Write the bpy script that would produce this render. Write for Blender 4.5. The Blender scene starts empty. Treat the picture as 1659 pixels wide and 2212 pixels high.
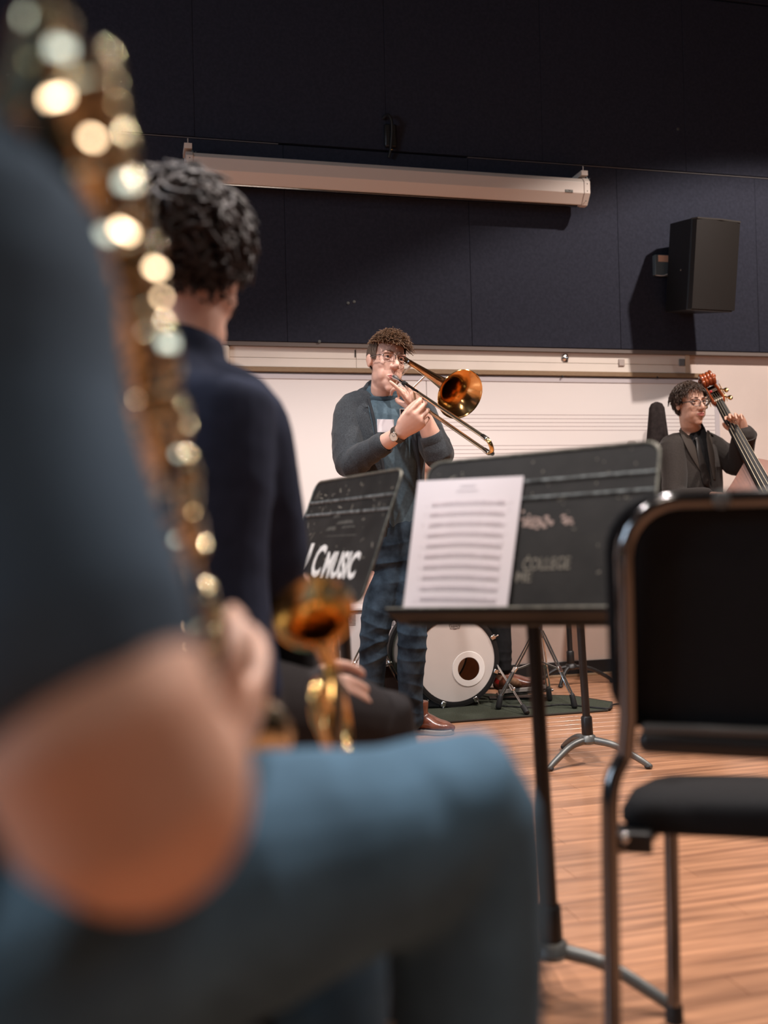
import bpy, bmesh, math, random
import numpy as np
from mathutils import Vector, Matrix

# ------------------------------------------------------------------ camera
sc = bpy.context.scene
COL = sc.collection
F, CX, CY, CAM_H = 2150.0, 829.5, 1106.0, 0.90
ROLL, PITCH = 0.024, 0.013
fw = np.array([0, math.cos(PITCH), math.sin(PITCH)])
rt = np.array([math.cos(ROLL), 0, -math.sin(ROLL)]); rt = rt - fw * rt.dot(fw); rt /= np.linalg.norm(rt)
upv = np.cross(rt, fw)
CAM = np.array([0, 0, CAM_H])
cd = bpy.data.cameras.new('camera'); cam = bpy.data.objects.new('camera', cd); COL.objects.link(cam)
cd.sensor_fit = 'VERTICAL'; cd.sensor_height = 36; cd.sensor_width = 27; cd.lens = 35; cd.clip_start = 0.02
m = Matrix.Identity(4)
for i in range(3):
    m[i][0] = rt[i]; m[i][1] = upv[i]; m[i][2] = -fw[i]; m[i][3] = CAM[i]
cam.matrix_world = m
cd.dof.use_dof = True; cd.dof.focus_distance = 4.2; cd.dof.aperture_fstop = 1.8
sc.camera = cam

# the back wall: s runs along it, z up, off is the distance in front of it
TH = math.radians(14.2)
WD = np.array([math.cos(TH), math.sin(TH), 0]); WN = np.array([math.sin(TH), -math.cos(TH), 0]); WK = -5.3347
ZV = np.array([0, 0, 1.0])
def W(s, z, off=0.0): return WD * s + WN * (WK + off) + ZV * z
def P(x, y, d): return CAM + d * (fw + rt * (x - CX) / F - upv * (y - CY) / F)
def FL(x, y, z=0.0):
    v = fw + rt * (x - CX) / F - upv * (y - CY) / F
    return CAM + v * ((z - CAM_H) / v[2])
def WX(x, y, off=0.0):
    v = fw + rt * (x - CX) / F - upv * (y - CY) / F
    q = CAM + v * ((WK + off - CAM.dot(WN)) / v.dot(WN))
    return float(q.dot(WD)), float(q[2])

# ------------------------------------------------------------------ world, lights, exposure
wd = bpy.data.worlds.new('world'); sc.world = wd; wd.use_nodes = True
wd.node_tree.nodes['Background'].inputs[0].default_value = (0.6, 0.7, 0.9, 1)
wd.node_tree.nodes['Background'].inputs[1].default_value = 0.05
CEIL = 4.5
def spot(name, s, off, z, power, color, half, blend=0.25, radius=0.07, tilt=None):
    l = bpy.data.lights.new(name, 'SPOT'); l.energy = power; l.color = color; l.spot_size = 2 * math.radians(half)
    l.spot_blend = blend; l.shadow_soft_size = radius
    o = bpy.data.objects.new(name, l); COL.objects.link(o); o.location = W(s, z, off)
    d = Vector((0, 0, -1)) if tilt is None else Vector(tilt)
    o.rotation_euler = d.to_track_quat('-Z', 'Y').to_euler()
    return o
WARM = (1.0, 0.88, 0.81); NEUT = (1.0, 0.92, 0.90)
spot('downlight_wall', 3.9, 2.2, 4.35, 530, WARM, 60, 0.16, 0.05)
spot('downlight_band', 0.4, 3.0, 4.35, 420, NEUT, 52, 0.25, 0.08)
spot('downlight_band', 2.2, 3.0, 4.35, 370, WARM, 52, 0.25, 0.08)
spot('downlight_band', -1.6, 3.0, 4.35, 290, NEUT, 52, 0.25, 0.08)
def area(name, loc, target, sx, sy, power, color):
    l = bpy.data.lights.new(name, 'AREA'); l.shape = 'RECTANGLE'; l.size = sx; l.size_y = sy; l.energy = power; l.color = color
    o = bpy.data.objects.new(name, l); COL.objects.link(o); o.location = loc
    o.rotation_euler = Vector(np.array(target) - np.array(loc)).to_track_quat('-Z', 'Y').to_euler()
    return o
area('window_daylight', W(-4.3, 2.5, 4.0), W(0, 1.8, 4.0), 1.6, 1.7, 42, (0.62, 0.80, 1.0))
GLINT_PANELS = [W(1.3, CEIL - 0.06, 5.6), W(-1.3, CEIL - 0.06, 5.6)]  # added lamp panels out of view, for warm glints and foreground fill
for q_ in GLINT_PANELS: area('added_panel_lamp', q_, q_ - ZV, 0.9, 0.45, 23, (1.0, 0.83, 0.70))
GLINT_WIN = W(0.9, 3.0, 8.9)
area('added_rear_light', GLINT_WIN, W(0.9, 2.0, 5.0), 1.0, 0.65, 8, (0.66, 0.86, 1.0))  # added cool source behind the camera, for brass glints and fill
vs = sc.view_settings
vs.view_transform = 'Standard'; vs.look = 'None'; vs.exposure = 0.0; vs.gamma = 1.0; vs.use_curve_mapping = False
try:
    sc.cycles.use_denoising = True
    sc.cycles.sample_clamp_indirect = 6.0
    sc.cycles.caustics_reflective = False; sc.cycles.caustics_refractive = False
except Exception:
    pass

# ------------------------------------------------------------------ helpers
random.seed(7); RNG = np.random.default_rng(7)
def V(*a): return np.array(a, float)
def nz(v): v = np.asarray(v, float); return v / (np.linalg.norm(v) + 1e-12)
def srgb(r, g, b):
    f = lambda c: (c / 255) / 12.92 if c / 255 <= 0.04045 else (((c / 255) + 0.055) / 1.055) ** 2.4
    return (f(r), f(g), f(b))
MATS = {}
def mat(name, col, rough=0.5, metal=0.0, var=0.0, scale=25.0, bump=0.0, bscale=300.0, coat=0.0, spec=None, sheen=0.0,
        island=0.0, stretch=None, col2=None, sss=0.0):
    if name in MATS: return MATS[name]
    m = bpy.data.materials.new(name); m.use_nodes = True; nt = m.node_tree; N = nt.nodes; L = nt.links
    b = N['Principled BSDF']
    b.inputs['Roughness'].default_value = rough; b.inputs['Metallic'].default_value = metal
    b.inputs['Base Color'].default_value = (*col, 1)
    if spec is not None: b.inputs['Specular IOR Level'].default_value = spec
    if coat: b.inputs['Coat Weight'].default_value = coat; b.inputs['Coat Roughness'].default_value = 0.15
    if sheen: b.inputs['Sheen Weight'].default_value = sheen; b.inputs['Sheen Roughness'].default_value = 0.5
    if sss:
        b.inputs['Subsurface Weight'].default_value = sss; b.inputs['Subsurface Radius'].default_value = (0.012, 0.005, 0.003)
        b.inputs['Subsurface Scale'].default_value = 1.0
    tc = N.new('ShaderNodeNewGeometry')
    vec = tc.outputs['Position']
    if stretch:
        m0 = N.new('ShaderNodeMapping'); m0.inputs['Rotation'].default_value = (0, 0, -TH); L.new(vec, m0.inputs['Vector'])
        mp = N.new('ShaderNodeMapping'); mp.inputs['Scale'].default_value = stretch; L.new(m0.outputs['Vector'], mp.inputs['Vector'])
        vec = mp.outputs['Vector']
    if var or island or col2:
        nt_ = N.new('ShaderNodeTexNoise'); nt_.inputs['Scale'].default_value = scale; nt_.inputs['Detail'].default_value = 5
        L.new(vec, nt_.inputs['Vector'])
        cr = N.new('ShaderNodeValToRGB'); L.new(nt_.outputs['Fac'], cr.inputs['Fac'])
        lo = tuple(max(0, c * (1 - var)) for c in col); hi = col2 if col2 else tuple(min(1, c * (1 + var)) for c in col)
        cr.color_ramp.elements[0].position = 0.35; cr.color_ramp.elements[1].position = 0.68
        cr.color_ramp.elements[0].color = (*lo, 1); cr.color_ramp.elements[1].color = (*hi, 1)
        out = cr.outputs['Color']
        if island:
            oi = N.new('ShaderNodeObjectInfo'); ad = N.new('ShaderNodeMath'); ad.operation = 'ADD'
            L.new(oi.outputs['Random'], ad.inputs[0]); L.new(tc.outputs['Random Per Island'], ad.inputs[1])
            fr = N.new('ShaderNodeMath'); fr.operation = 'FRACT'; L.new(ad.outputs[0], fr.inputs[0])
            mr = N.new('ShaderNodeMapRange'); mr.inputs['To Min'].default_value = 1 - island; mr.inputs['To Max'].default_value = 1 + island
            L.new(fr.outputs[0], mr.inputs['Value'])
            mx = N.new('ShaderNodeVectorMath'); mx.operation = 'SCALE'; L.new(out, mx.inputs[0]); L.new(mr.outputs[0], mx.inputs['Scale'])
            out = mx.outputs[0]
        L.new(out, b.inputs['Base Color'])
    if bump:
        n2 = N.new('ShaderNodeTexNoise'); n2.inputs['Scale'].default_value = bscale; n2.inputs['Detail'].default_value = 3
        L.new(vec, n2.inputs['Vector'])
        bp = N.new('ShaderNodeBump'); bp.inputs['Strength'].default_value = bump; bp.inputs['Distance'].default_value = 0.004
        L.new(n2.outputs['Fac'], bp.inputs['Height']); L.new(bp.outputs['Normal'], b.inputs['Normal'])
    MATS[name] = m
    return m

def crom(pts, n=4):
    pts = [np.asarray(p, float).reshape(-1) for p in pts]
    if len(pts) < 3 or n <= 1: return pts
    q = [2 * pts[0] - pts[1]] + pts + [2 * pts[-1] - pts[-2]]
    out = []
    for i in range(1, len(q) - 2):
        p0, p1, p2, p3 = q[i - 1], q[i], q[i + 1], q[i + 2]
        for k in range(n):
            t = k / n
            out.append(0.5 * ((2 * p1) + (-p0 + p2) * t + (2 * p0 - 5 * p1 + 4 * p2 - p3) * t * t + (-p0 + 3 * p1 - 3 * p2 + p3) * t ** 3))
    out.append(pts[-1]); return out

class MB:
    def __init__(s): s.v = []; s.f = []
    def add(s, vs, fs):
        o = len(s.v); s.v += [tuple(map(float, p)) for p in vs]; s.f += [tuple(i + o for i in f) for f in fs]; return s
    def box(s, c, size, R=None):
        R = np.eye(3) if R is None else np.asarray(R, float)
        h = np.array(size, float) / 2; c = np.asarray(c, float)
        vs = [c + R @ (h * np.array([a, b, d])) for a in (-1, 1) for b in (-1, 1) for d in (-1, 1)]
        return s.add(vs, [(0, 1, 3, 2), (4, 6, 7, 5), (0, 4, 5, 1), (2, 3, 7, 6), (0, 2, 6, 4), (1, 5, 7, 3)])
    def rings(s, rings, cap=True, closed=False):
        n = len(rings[0]); vs = [p for r in rings for p in r]; fs = []
        m_ = len(rings)
        for i in range(m_ if closed else m_ - 1):
            a = i * n; b = ((i + 1) % m_) * n
            for k in range(n):
                k2 = (k + 1) % n; fs.append((a + k, a + k2, b + k2, b + k))
        if cap and not closed:
            fs.append(tuple(range(n - 1, -1, -1))); fs.append(tuple((m_ - 1) * n + k for k in range(n)))
        return s.add(vs, fs)
    def tube(s, pts, r, n=8, cap=True, closed=False, ref=None, sub=1, round_=False):
        pts = [np.asarray(p, float) for p in pts]
        rr = r if isinstance(r, (list, tuple)) and len(r) == len(pts) else [r] * len(pts)
        rr = [np.array(q, float) if hasattr(q, '__len__') else np.array([q, q], float) for q in rr]
        if sub > 1:
            z = crom([np.concatenate([p, q]) for p, q in zip(pts, rr)], sub)
            pts = [q[:3] for q in z]; rr = [np.maximum(q[3:], 1e-4) for q in z]
        m_ = len(pts); T = []
        for i in range(m_):
            if closed: t = pts[(i + 1) % m_] - pts[i - 1]
            else: t = pts[min(i + 1, m_ - 1)] - pts[max(i - 1, 0)]
            T.append(nz(t))
        if round_ and not closed:
            t0, r0 = T[0], rr[0]; t1, r1 = T[-1], rr[-1]
            pre = [(pts[0] - t0 * min(r0) * math.sin(a), r0 * math.cos(a)) for a in (1.45, 1.0, 0.5)]
            post = [(pts[-1] + t1 * min(r1) * math.sin(a), r1 * math.cos(a)) for a in (0.5, 1.0, 1.45)]
            pts = [p for p, _ in pre] + pts + [p for p, _ in post]; rr = [q for _, q in pre] + rr + [q for _, q in post]
            T = [t0] * 3 + T + [t1] * 3; m_ = len(pts)
        rings = []; side = None
        for i in range(m_):
            t = T[i]
            if ref is not None:
                sd = np.cross(t, np.asarray(ref, float)); sd = nz(sd) if np.linalg.norm(sd) > 1e-4 else side
            elif side is None:
                a = V(0, 0, 1) if abs(t[2]) < 0.9 else V(1, 0, 0); sd = nz(np.cross(t, a))
            else:
                sd = nz(side - t * side.dot(t))
            side = sd; ot = np.cross(sd, t)
            rings.append([pts[i] + sd * rr[i][0] * math.cos(2 * math.pi * k / n) + ot * rr[i][1] * math.sin(2 * math.pi * k / n) for k in range(n)])
        return s.rings(rings, cap, closed)
    def lathe(s, prof, o, axis, n=24, cap=False):
        ax = nz(axis); a = V(0, 0, 1) if abs(ax[2]) < 0.9 else V(1, 0, 0); x = nz(np.cross(ax, a)); y = np.cross(ax, x); o = np.asarray(o, float)
        rings = [[o + ax * h + (x * math.cos(2 * math.pi * k / n) + y * math.sin(2 * math.pi * k / n)) * r for k in range(n)] for h, r in prof]
        return s.rings(rings, cap)
    def ell(s, c, r, R=None, nu=16, nv=10):
        R = np.eye(3) if R is None else np.asarray(R, float); c = np.asarray(c, float); r = np.array(r, float) * np.ones(3)
        rings = []
        for j in range(nv + 1):
            ph = -math.pi / 2 + math.pi * j / nv; cph = max(math.cos(ph), 1e-3)
            rings.append([c + R @ (r * np.array([cph * math.cos(2 * math.pi * k / nu), cph * math.sin(2 * math.pi * k / nu), math.sin(ph)])) for k in range(nu)])
        return s.rings(rings)
    def prism(s, poly, o, X, Y, D):
        o, X, Y, D = (np.asarray(q, float) for q in (o, X, Y, D)); n = len(poly)
        a = [o + X * p[0] + Y * p[1] for p in poly]; b = [q + D for q in a]
        fs = [tuple(range(n - 1, -1, -1)), tuple(range(n, 2 * n))] + [(k, (k + 1) % n, n + (k + 1) % n, n + k) for k in range(n)]
        return s.add(a + b, fs)
    def mesh(s, name='m'):
        me = bpy.data.meshes.new(name); me.from_pydata(s.v, [], s.f); me.update(); return me

def origin_of(o):
    v = V(0, 0, 0)
    while o is not None:
        v = v + np.array(o.location); o = o.parent
    return v
def place(name, me, material, parent=None, smooth=True, bevel=0.0, angle=40, base=None):
    """links a mesh given in world coordinates; a child keeps its thing's origin, a top-level mesh gets an origin at its base"""
    n = len(me.vertices); co = np.empty(n * 3); me.vertices.foreach_get('co', co); co = co.reshape(-1, 3)
    if parent is not None: off = origin_of(parent)
    elif base is not None: off = np.asarray(base, float)
    else: off = V((co[:, 0].min() + co[:, 0].max()) / 2, (co[:, 1].min() + co[:, 1].max()) / 2, co[:, 2].min())
    me.vertices.foreach_set('co', (co - off).ravel()); me.update()
    if smooth:
        me.polygons.foreach_set('use_smooth', [True] * len(me.polygons)); me.set_sharp_from_angle(angle=math.radians(angle))
    o = bpy.data.objects.new(name, me); COL.objects.link(o); me.name = name
    if material is not None: me.materials.clear(); me.materials.append(material)
    if parent is not None: o.parent = parent
    else: o.location = off
    if bevel:
        b = o.modifiers.new('bevel', 'BEVEL'); b.width = bevel; b.segments = 2; b.limit_method = 'ANGLE'
    return o
def build(mb, name, material, parent=None, **k): 
    bm = bmesh.new(); me = mb.mesh(name); bm.from_mesh(me); bmesh.ops.recalc_face_normals(bm, faces=bm.faces); bm.to_mesh(me); bm.free()
    return place(name, me, material, parent, **k)
def tag(o, label, cat=None, group=None):
    o['label'] = label
    if cat: o['category'] = cat
    if group: o['group'] = group
    return o
def struct(o, label=None):
    o['kind'] = 'structure'
    if label: o['label'] = label
    return o
def thing(name, label, cat, loc, group=None):
    o = bpy.data.objects.new(name, None); COL.objects.link(o); o.location = tuple(map(float, loc)); o.empty_display_size = 0.1
    return tag(o, label, cat, group)
def remesh(mb, voxel, smooth=3, post=None):
    me = mb.mesh('tmp'); bm = bmesh.new(); bm.from_mesh(me); bmesh.ops.recalc_face_normals(bm, faces=bm.faces); bm.to_mesh(me); bm.free()
    o = bpy.data.objects.new('tmp', me); COL.objects.link(o)
    r = o.modifiers.new('r', 'REMESH'); r.mode = 'VOXEL'; r.voxel_size = voxel
    if smooth:
        q = o.modifiers.new('s', 'SMOOTH'); q.factor = 0.5; q.iterations = smooth
    dg = bpy.context.evaluated_depsgraph_get(); m2 = bpy.data.meshes.new_from_object(o.evaluated_get(dg))
    bpy.data.objects.remove(o); bpy.data.meshes.remove(me)
    if post is not None:
        n = len(m2.vertices); co = np.empty(n * 3); m2.vertices.foreach_get('co', co); co = co.reshape(-1, 3)
        no = np.empty(n * 3); m2.vertices.foreach_get('normal', no); no = no.reshape(-1, 3)
        m2.vertices.foreach_set('co', post(co, no).ravel()); m2.update()
    return m2
def join(meshes):
    mb = MB()
    for me in meshes:
        n = len(me.vertices); co = np.empty(n * 3); me.vertices.foreach_get('co', co)
        mb.add(co.reshape(-1, 3), [tuple(p.vertices) for p in me.polygons])
    return mb.mesh('j')
_ND = [(nz(RNG.normal(size=3)), RNG.uniform(0, 6.28)) for _ in range(24)]
def fnoise(v, scale, k0=0):
    r = np.zeros(len(v))
    for i in range(7):
        d, ph = _ND[(i * 3 + k0) % 24]; r += np.sin(v @ d * scale * (0.6 + 0.23 * i) + ph + 1.3 * np.sin(v @ _ND[(i + k0 + 5) % 24][0] * scale * 0.5 + i))
    return r / 7
def folds(v, n, items, base=0.003, bs=18):
    """cloth creases: items are (centre, radius, direction across the creases, wavelength, amplitude)"""
    d = base * fnoise(v, bs)
    for i, (c, rad, di, wl, amp) in enumerate(items):
        q = v - np.asarray(c); di = nz(di)
        w = np.exp(-(q * q).sum(1) / rad ** 2) * np.clip(0.35 + 1.1 * fnoise(v, 0.9 / rad, i + 2), 0, 1)
        ph = q @ di * 2 * math.pi / (wl * 1.7) + 3.6 * fnoise(v, 0.55 / wl * 0.9, i * 2 + 3)
        d += amp * 1.15 * w * (1.0 - 2.0 * np.abs(np.sin(ph / 2)) ** 0.7)
    return v + n * d[:, None]
def text_mb(s, size, o, X, Y, N, extrude=0.0006, shear=0.0, offset=0.0, spacing=1.0, sx=1.0):
    cu = bpy.data.curves.new('t', 'FONT'); cu.body = s; cu.size = size; cu.extrude = extrude; cu.shear = shear; cu.offset = offset
    cu.space_character = spacing; cu.resolution_u = 3
    ob = bpy.data.objects.new('t', cu); COL.objects.link(ob)
    me = bpy.data.meshes.new_from_object(ob.evaluated_get(bpy.context.evaluated_depsgraph_get()))
    mb = MB(); mb.add([o + X * v.co.x * sx + Y * v.co.y + N * (v.co.z + extrude) for v in me.vertices], [tuple(p.vertices) for p in me.polygons])
    bpy.data.objects.remove(ob); bpy.data.meshes.remove(me)
    return mb
RW = np.stack([WD, WN, ZV], 1)          # wall frame
def wbox(mb, s0, s1, z0, z1, o0, o1): return mb.box(W((s0 + s1) / 2, (z0 + z1) / 2, (o0 + o1) / 2), (s1 - s0, o1 - o0, z1 - z0), RW)

# ------------------------------------------------------------------ materials
NAVY = mat('navy acoustic fabric', srgb(49, 51, 62), 0.95, var=0.12, scale=60, bump=0.35, bscale=900, spec=0.15)
WHITEB = mat('whiteboard enamel', srgb(240, 232, 228), 0.33, var=0.01, scale=3)
CREAM = mat('cream painted board', srgb(243, 232, 220), 0.55, var=0.02, scale=8)
PLASTER = mat('pale painted plaster', srgb(232, 216, 206), 0.75, var=0.03, scale=6, bump=0.05, bscale=150)
CORK = mat('brown wood edging', srgb(150, 124, 96), 0.6, var=0.2, scale=30, stretch=(2, 40, 40))
RUBBER = mat('black rubber', (0.012, 0.012, 0.013), 0.6)
BLACKM = mat('black painted metal', (0.014, 0.013, 0.013), 0.42, var=0.2, scale=40)
CHROME = mat('chrome', (0.80, 0.78, 0.76), 0.18, 1.0)
DCHROME = mat('smoked chrome', (0.17, 0.165, 0.165), 0.14, 1.0)
STEELG = mat('grey enamelled steel', srgb(112, 114, 112), 0.42, 0.6)
BRASS = mat('lacquered brass', (0.86, 0.56, 0.22), 0.12, 1.0)
PBRASS = mat('pale brass', (0.86, 0.72, 0.50), 0.24, 1.0)
GOLDB = mat('rose brass', (0.88, 0.56, 0.25), 0.17, 1.0)
NICKEL = mat('nickel silver', (0.74, 0.70, 0.62), 0.14, 1.0)
SILVER = mat('silver plate', (0.90, 0.87, 0.84), 0.28, 1.0)
DESK = mat('scuffed black desk enamel', (0.019, 0.0175, 0.016), 0.55, var=0.25, scale=18, bump=0.05, bscale=80, spec=0.22)
DESKRIM = mat('worn desk edge', srgb(112, 110, 100), 0.45, 0.5, var=0.35, scale=60)
PAPER = mat('sheet paper', srgb(240, 230, 232), 0.85)
INK = mat('printed ink', srgb(225, 216, 219), 0.8)
WPAINT = mat('white stencil paint', srgb(228, 224, 218), 0.7, var=0.08, scale=90)
FAINT = mat('faded stencil paint', srgb(130, 124, 112), 0.7, var=0.25, scale=120)
SKIN = mat('fair skin', srgb(226, 180, 160), 0.48, var=0.05, scale=30, sss=0.12)
SKIN2 = mat('warm skin', srgb(208, 164, 142), 0.5, var=0.06, scale=25, sss=0.12)
LIPS = mat('lips', srgb(190, 112, 104), 0.45)
EYEW = mat('eye white', srgb(225, 215, 210), 0.2)
EYEB = mat('iris', srgb(52, 44, 42), 0.15)
HAIRB = mat('brown hair', srgb(112, 84, 62), 0.45, var=0.35, scale=60, island=0.35, spec=0.4)
HAIRS = mat('short side hair', srgb(96, 80, 68), 0.6, var=0.25, scale=200)
HAIRD = mat('dark brown hair', srgb(66, 50, 40), 0.4, var=0.3, scale=60, island=0.35, spec=0.5)
HAIRK = mat('blackish curly hair', srgb(48, 37, 34), 0.5, var=0.3, scale=50, island=0.4, spec=0.4)
HOOD = mat('charcoal sweatshirt', srgb(60, 64, 68), 0.95, var=0.25, scale=220, bump=0.2, bscale=500, sheen=0.15, spec=0.1)
TEE = mat('slate teal cotton', srgb(80, 97, 107), 0.92, var=0.12, scale=80, bump=0.12, bscale=500, spec=0.1)
JEAN = mat('dark washed denim', srgb(32, 43, 54), 0.85, var=0.35, scale=14, bump=0.2, bscale=600, col2=srgb(58, 74, 88), spec=0.15)
JEANA = mat('blue denim', srgb(76, 106, 128), 0.85, var=0.2, scale=12, bump=0.2, bscale=500, spec=0.15)
SHIRTA = mat('blue grey shirt', srgb(66, 82, 98), 0.9, var=0.12, scale=10, bump=0.15, bscale=300, spec=0.1)
NAVYT = mat('navy tee cotton', srgb(46, 52, 70), 0.92, var=0.12, scale=30, spec=0.1)
BLACKC = mat('black cloth', (0.010, 0.010, 0.011), 0.9, var=0.2, scale=40, spec=0.15)
SUIT = mat('charcoal suit wool', srgb(52, 47, 44), 0.8, var=0.12, scale=120, sheen=0.1, spec=0.2)
LEATHER = mat('brown leather', srgb(112, 66, 50), 0.32, var=0.25, scale=40, coat=0.3)
TAN = mat('tan suede', srgb(120, 84, 58), 0.85, var=0.2, scale=60)
SOLE = mat('pale rubber sole', srgb(150, 140, 132), 0.7)
REDK = mat('red sock knit', srgb(205, 44, 36), 0.9, var=0.15, scale=200)
VARN = mat('red brown varnished wood', srgb(150, 72, 36), 0.22, var=0.25, scale=20, coat=0.6)
EBONY = mat('ebony', (0.016, 0.015, 0.015), 0.55, spec=0.25)
STRING = mat('wound string', srgb(150, 140, 122), 0.3, 0.9)
DRUMW = mat('coated drum head', srgb(250, 240, 232), 0.6, var=0.02, scale=10)
_n = DRUMW.node_tree; _t = _n.nodes.new('ShaderNodeBsdfTranslucent'); _t.inputs[0].default_value = (0.9, 0.8, 0.72, 1); _x = _n.nodes.new('ShaderNodeMixShader'); _x.inputs[0].default_value = 0.3
_n.links.new(_n.nodes['Principled BSDF'].outputs[0], _x.inputs[1]); _n.links.new(_t.outputs[0], _x.inputs[2]); _n.links.new(_x.outputs[0], _n.nodes['Material Output'].inputs[0])
OLIVE = mat('dark olive drum wrap', srgb(58, 62, 52), 0.3, var=0.2, scale=60, coat=0.5)
_n = bpy.data.materials.new('batter head'); _n.use_nodes = True; BATTER = _n; _n = _n.node_tree
_t = _n.nodes.new('ShaderNodeBsdfTranslucent'); _t.inputs[0].default_value = (0.80, 0.50, 0.32, 1); _x = _n.nodes.new('ShaderNodeMixShader'); _x.inputs[0].default_value = 0.75
_n.nodes['Principled BSDF'].inputs['Base Color'].default_value = (0.45, 0.26, 0.16, 1); _n.links.new(_n.nodes['Principled BSDF'].outputs[0], _x.inputs[1]); _n.links.new(_t.outputs[0], _x.inputs[2]); _n.links.new(_x.outputs[0], _n.nodes['Material Output'].inputs[0])
MAPLE = mat('bare shell ply', srgb(172, 120, 84), 0.6, var=0.12, scale=20)
MATG = mat('dark green carpet', srgb(72, 76, 66), 0.98, var=0.3, scale=260, bump=0.6, bscale=700, spec=0.05)
SPKG = mat('speaker grille', (0.016, 0.013, 0.011), 0.55, var=0.25, scale=500)
SPKC = mat('black speaker cabinet', (0.012, 0.011, 0.011), 0.4, var=0.1, scale=60)
BEIGE = mat('screen casing enamel', srgb(214, 200, 188), 0.45)
GREYP = mat('grey wall plate', srgb(92, 104, 108), 0.6)
SALMON = mat('peach sticker', srgb(240, 190, 160), 0.7)
UPH = mat('black woven upholstery', (0.011, 0.011, 0.012), 0.85, var=0.2, scale=300, bump=0.3, bscale=900, spec=0.2)
PLAST = mat('black moulded plastic', (0.013, 0.012, 0.012), 0.38)
RED2 = mat('red tuning dot', srgb(190, 40, 50), 0.5)
STRAP = mat('watch leather', srgb(70, 62, 54), 0.5)
PLANK = mat('oak strip flooring', srgb(170, 121, 92), 0.32, var=0.26, scale=2.0, bump=0.04, bscale=6, island=0.09, stretch=(1.2, 22, 22), coat=0.3, col2=srgb(204, 150, 114))
GAP = mat('floor joint', srgb(66, 42, 30), 0.8)
def clear_mat():
    m = bpy.data.materials.new('spectacle lens'); m.use_nodes = True; nt = m.node_tree; nt.nodes.clear()
    o = nt.nodes.new('ShaderNodeOutputMaterial'); mx = nt.nodes.new('ShaderNodeMixShader'); t = nt.nodes.new('ShaderNodeBsdfTransparent')
    g = nt.nodes.new('ShaderNodeBsdfGlossy'); g.inputs['Roughness'].default_value = 0.03; mx.inputs[0].default_value = 0.07
    nt.links.new(t.outputs[0], mx.inputs[1]); nt.links.new(g.outputs[0], mx.inputs[2]); nt.links.new(mx.outputs[0], o.inputs[0]); return m
LENS = clear_mat()

# ================================================================== the room
S0, S1, DEEP = -4.5, 5.6, 9.0
mb = MB(); wbox(mb, S0, S1, -0.10, -0.006, -0.1, DEEP)
floor = struct(build(mb, 'floor', GAP, smooth=False, base=(0, 0, -0.006)), 'worn orange brown oak strip floor')
PWD = 0.083
def plank_mesh(l):
    h, w, t = l / 2 - 0.0005, PWD / 2 - 0.0006, 0.02; e = 0.0005
    mb = MB(); z0, z1 = -0.02, 0.0
    mb.add([(-h, -w, z0), (h, -w, z0), (h, w, z0), (-h, w, z0), (-h, -w, z1 - e), (h, -w, z1 - e), (h, w, z1 - e), (-h, w, z1 - e),
            (-h + e, -w + e, z1), (h - e, -w + e, z1), (h - e, w - e, z1), (-h + e, w - e, z1)],
           [(0, 1, 5, 4), (1, 2, 6, 5), (2, 3, 7, 6), (3, 0, 4, 7), (4, 5, 9, 8), (5, 6, 10, 9), (6, 7, 11, 10), (7, 4, 8, 11), (8, 9, 10, 11)])
    return mb
LENS_P = [0.62, 0.9, 1.2]
PM = []
for l in LENS_P:
    me = plank_mesh(l).mesh('plank'); me.materials.append(PLANK); PM.append(me)
rest = MB(); npl = 0
rr = random.Random(3); row = 0; off = 0.02 + PWD / 2
cands = []
while off < DEEP - 0.05:
    s = S0 + 0.02 + rr.uniform(0, 0.5)
    while s < S1 - 0.3:
        k = rr.randrange(3); l = LENS_P[k]
        if s + l > S1: break
        cands.append((s + l / 2, off, k)); s += l
    off += PWD
for s, off, k in cands:
    c = W(s, 0, off); v = c - CAM; d = v.dot(fw)
    vis = False
    if 1.55 < d < 4.15:
        for ds in (-0.4, -0.2, 0, 0.2, 0.4):
            q = W(s + ds * LENS_P[k], 0, off) - CAM; dd = q.dot(fw); px = CX + F * q.dot(rt) / dd; py = CY - F * q.dot(upv) / dd
            if 930 < px < 1680 and py < 2240: vis = True
    if vis and npl < 290:
        o = bpy.data.objects.new('plank', PM[k]); COL.objects.link(o); o.parent = floor
        o.location = (c[0], c[1], 0.006); o.rotation_euler = (0, 0, TH); npl += 1
    else:
        pm = plank_mesh(LENS_P[k]); R = np.stack([WD, np.cross(ZV, WD), ZV], 1)
        rest.add([c + R @ np.array(p) for p in pm.v], pm.f)
pl = build(rest, 'planks', PLANK, floor, smooth=False); pl['kind'] = 'stuff'

# back wall: plaster core, upper navy fabric panels, rail, board
mb = MB(); wbox(mb, S0, S1, 0, CEIL, -0.12, 0)
wall = struct(build(mb, 'wall_back', PLASTER, smooth=False, base=W(0, 0, 0)), 'back wall, pale below, navy fabric panels above')
ROW1 = [-3.35, -2.3, -1.26, -0.22, 0.827, 1.872, 2.79, 3.713, 4.64, 5.55]
ROW2 = [-3.88, -2.8, -1.75, -0.70, 0.36, 1.403, 2.33, 3.25, 4.18, 5.1]
for rowz, row in (((1.895, 2.955), ROW1), ((2.967, 4.02), ROW2), ((4.032, CEIL - 0.01), ROW1)):
    for a, b in zip(row[:-1], row[1:]):
        mb = MB(); wbox(mb, a + 0.0006, b - 0.0006, rowz[0], rowz[1], 0, 0.05); build(mb, 'panel', NAVY, wall, bevel=0.0025)
for a, b in ((-0.9, 0.80), (1.872, 5.5)):
    mb = MB(); wbox(mb, a, b, 2.9575, 2.9605, 0.03, 0.0515); build(mb, 'joint_strip', mat('joint strip', srgb(120, 116, 116), 0.5), wall)
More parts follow.
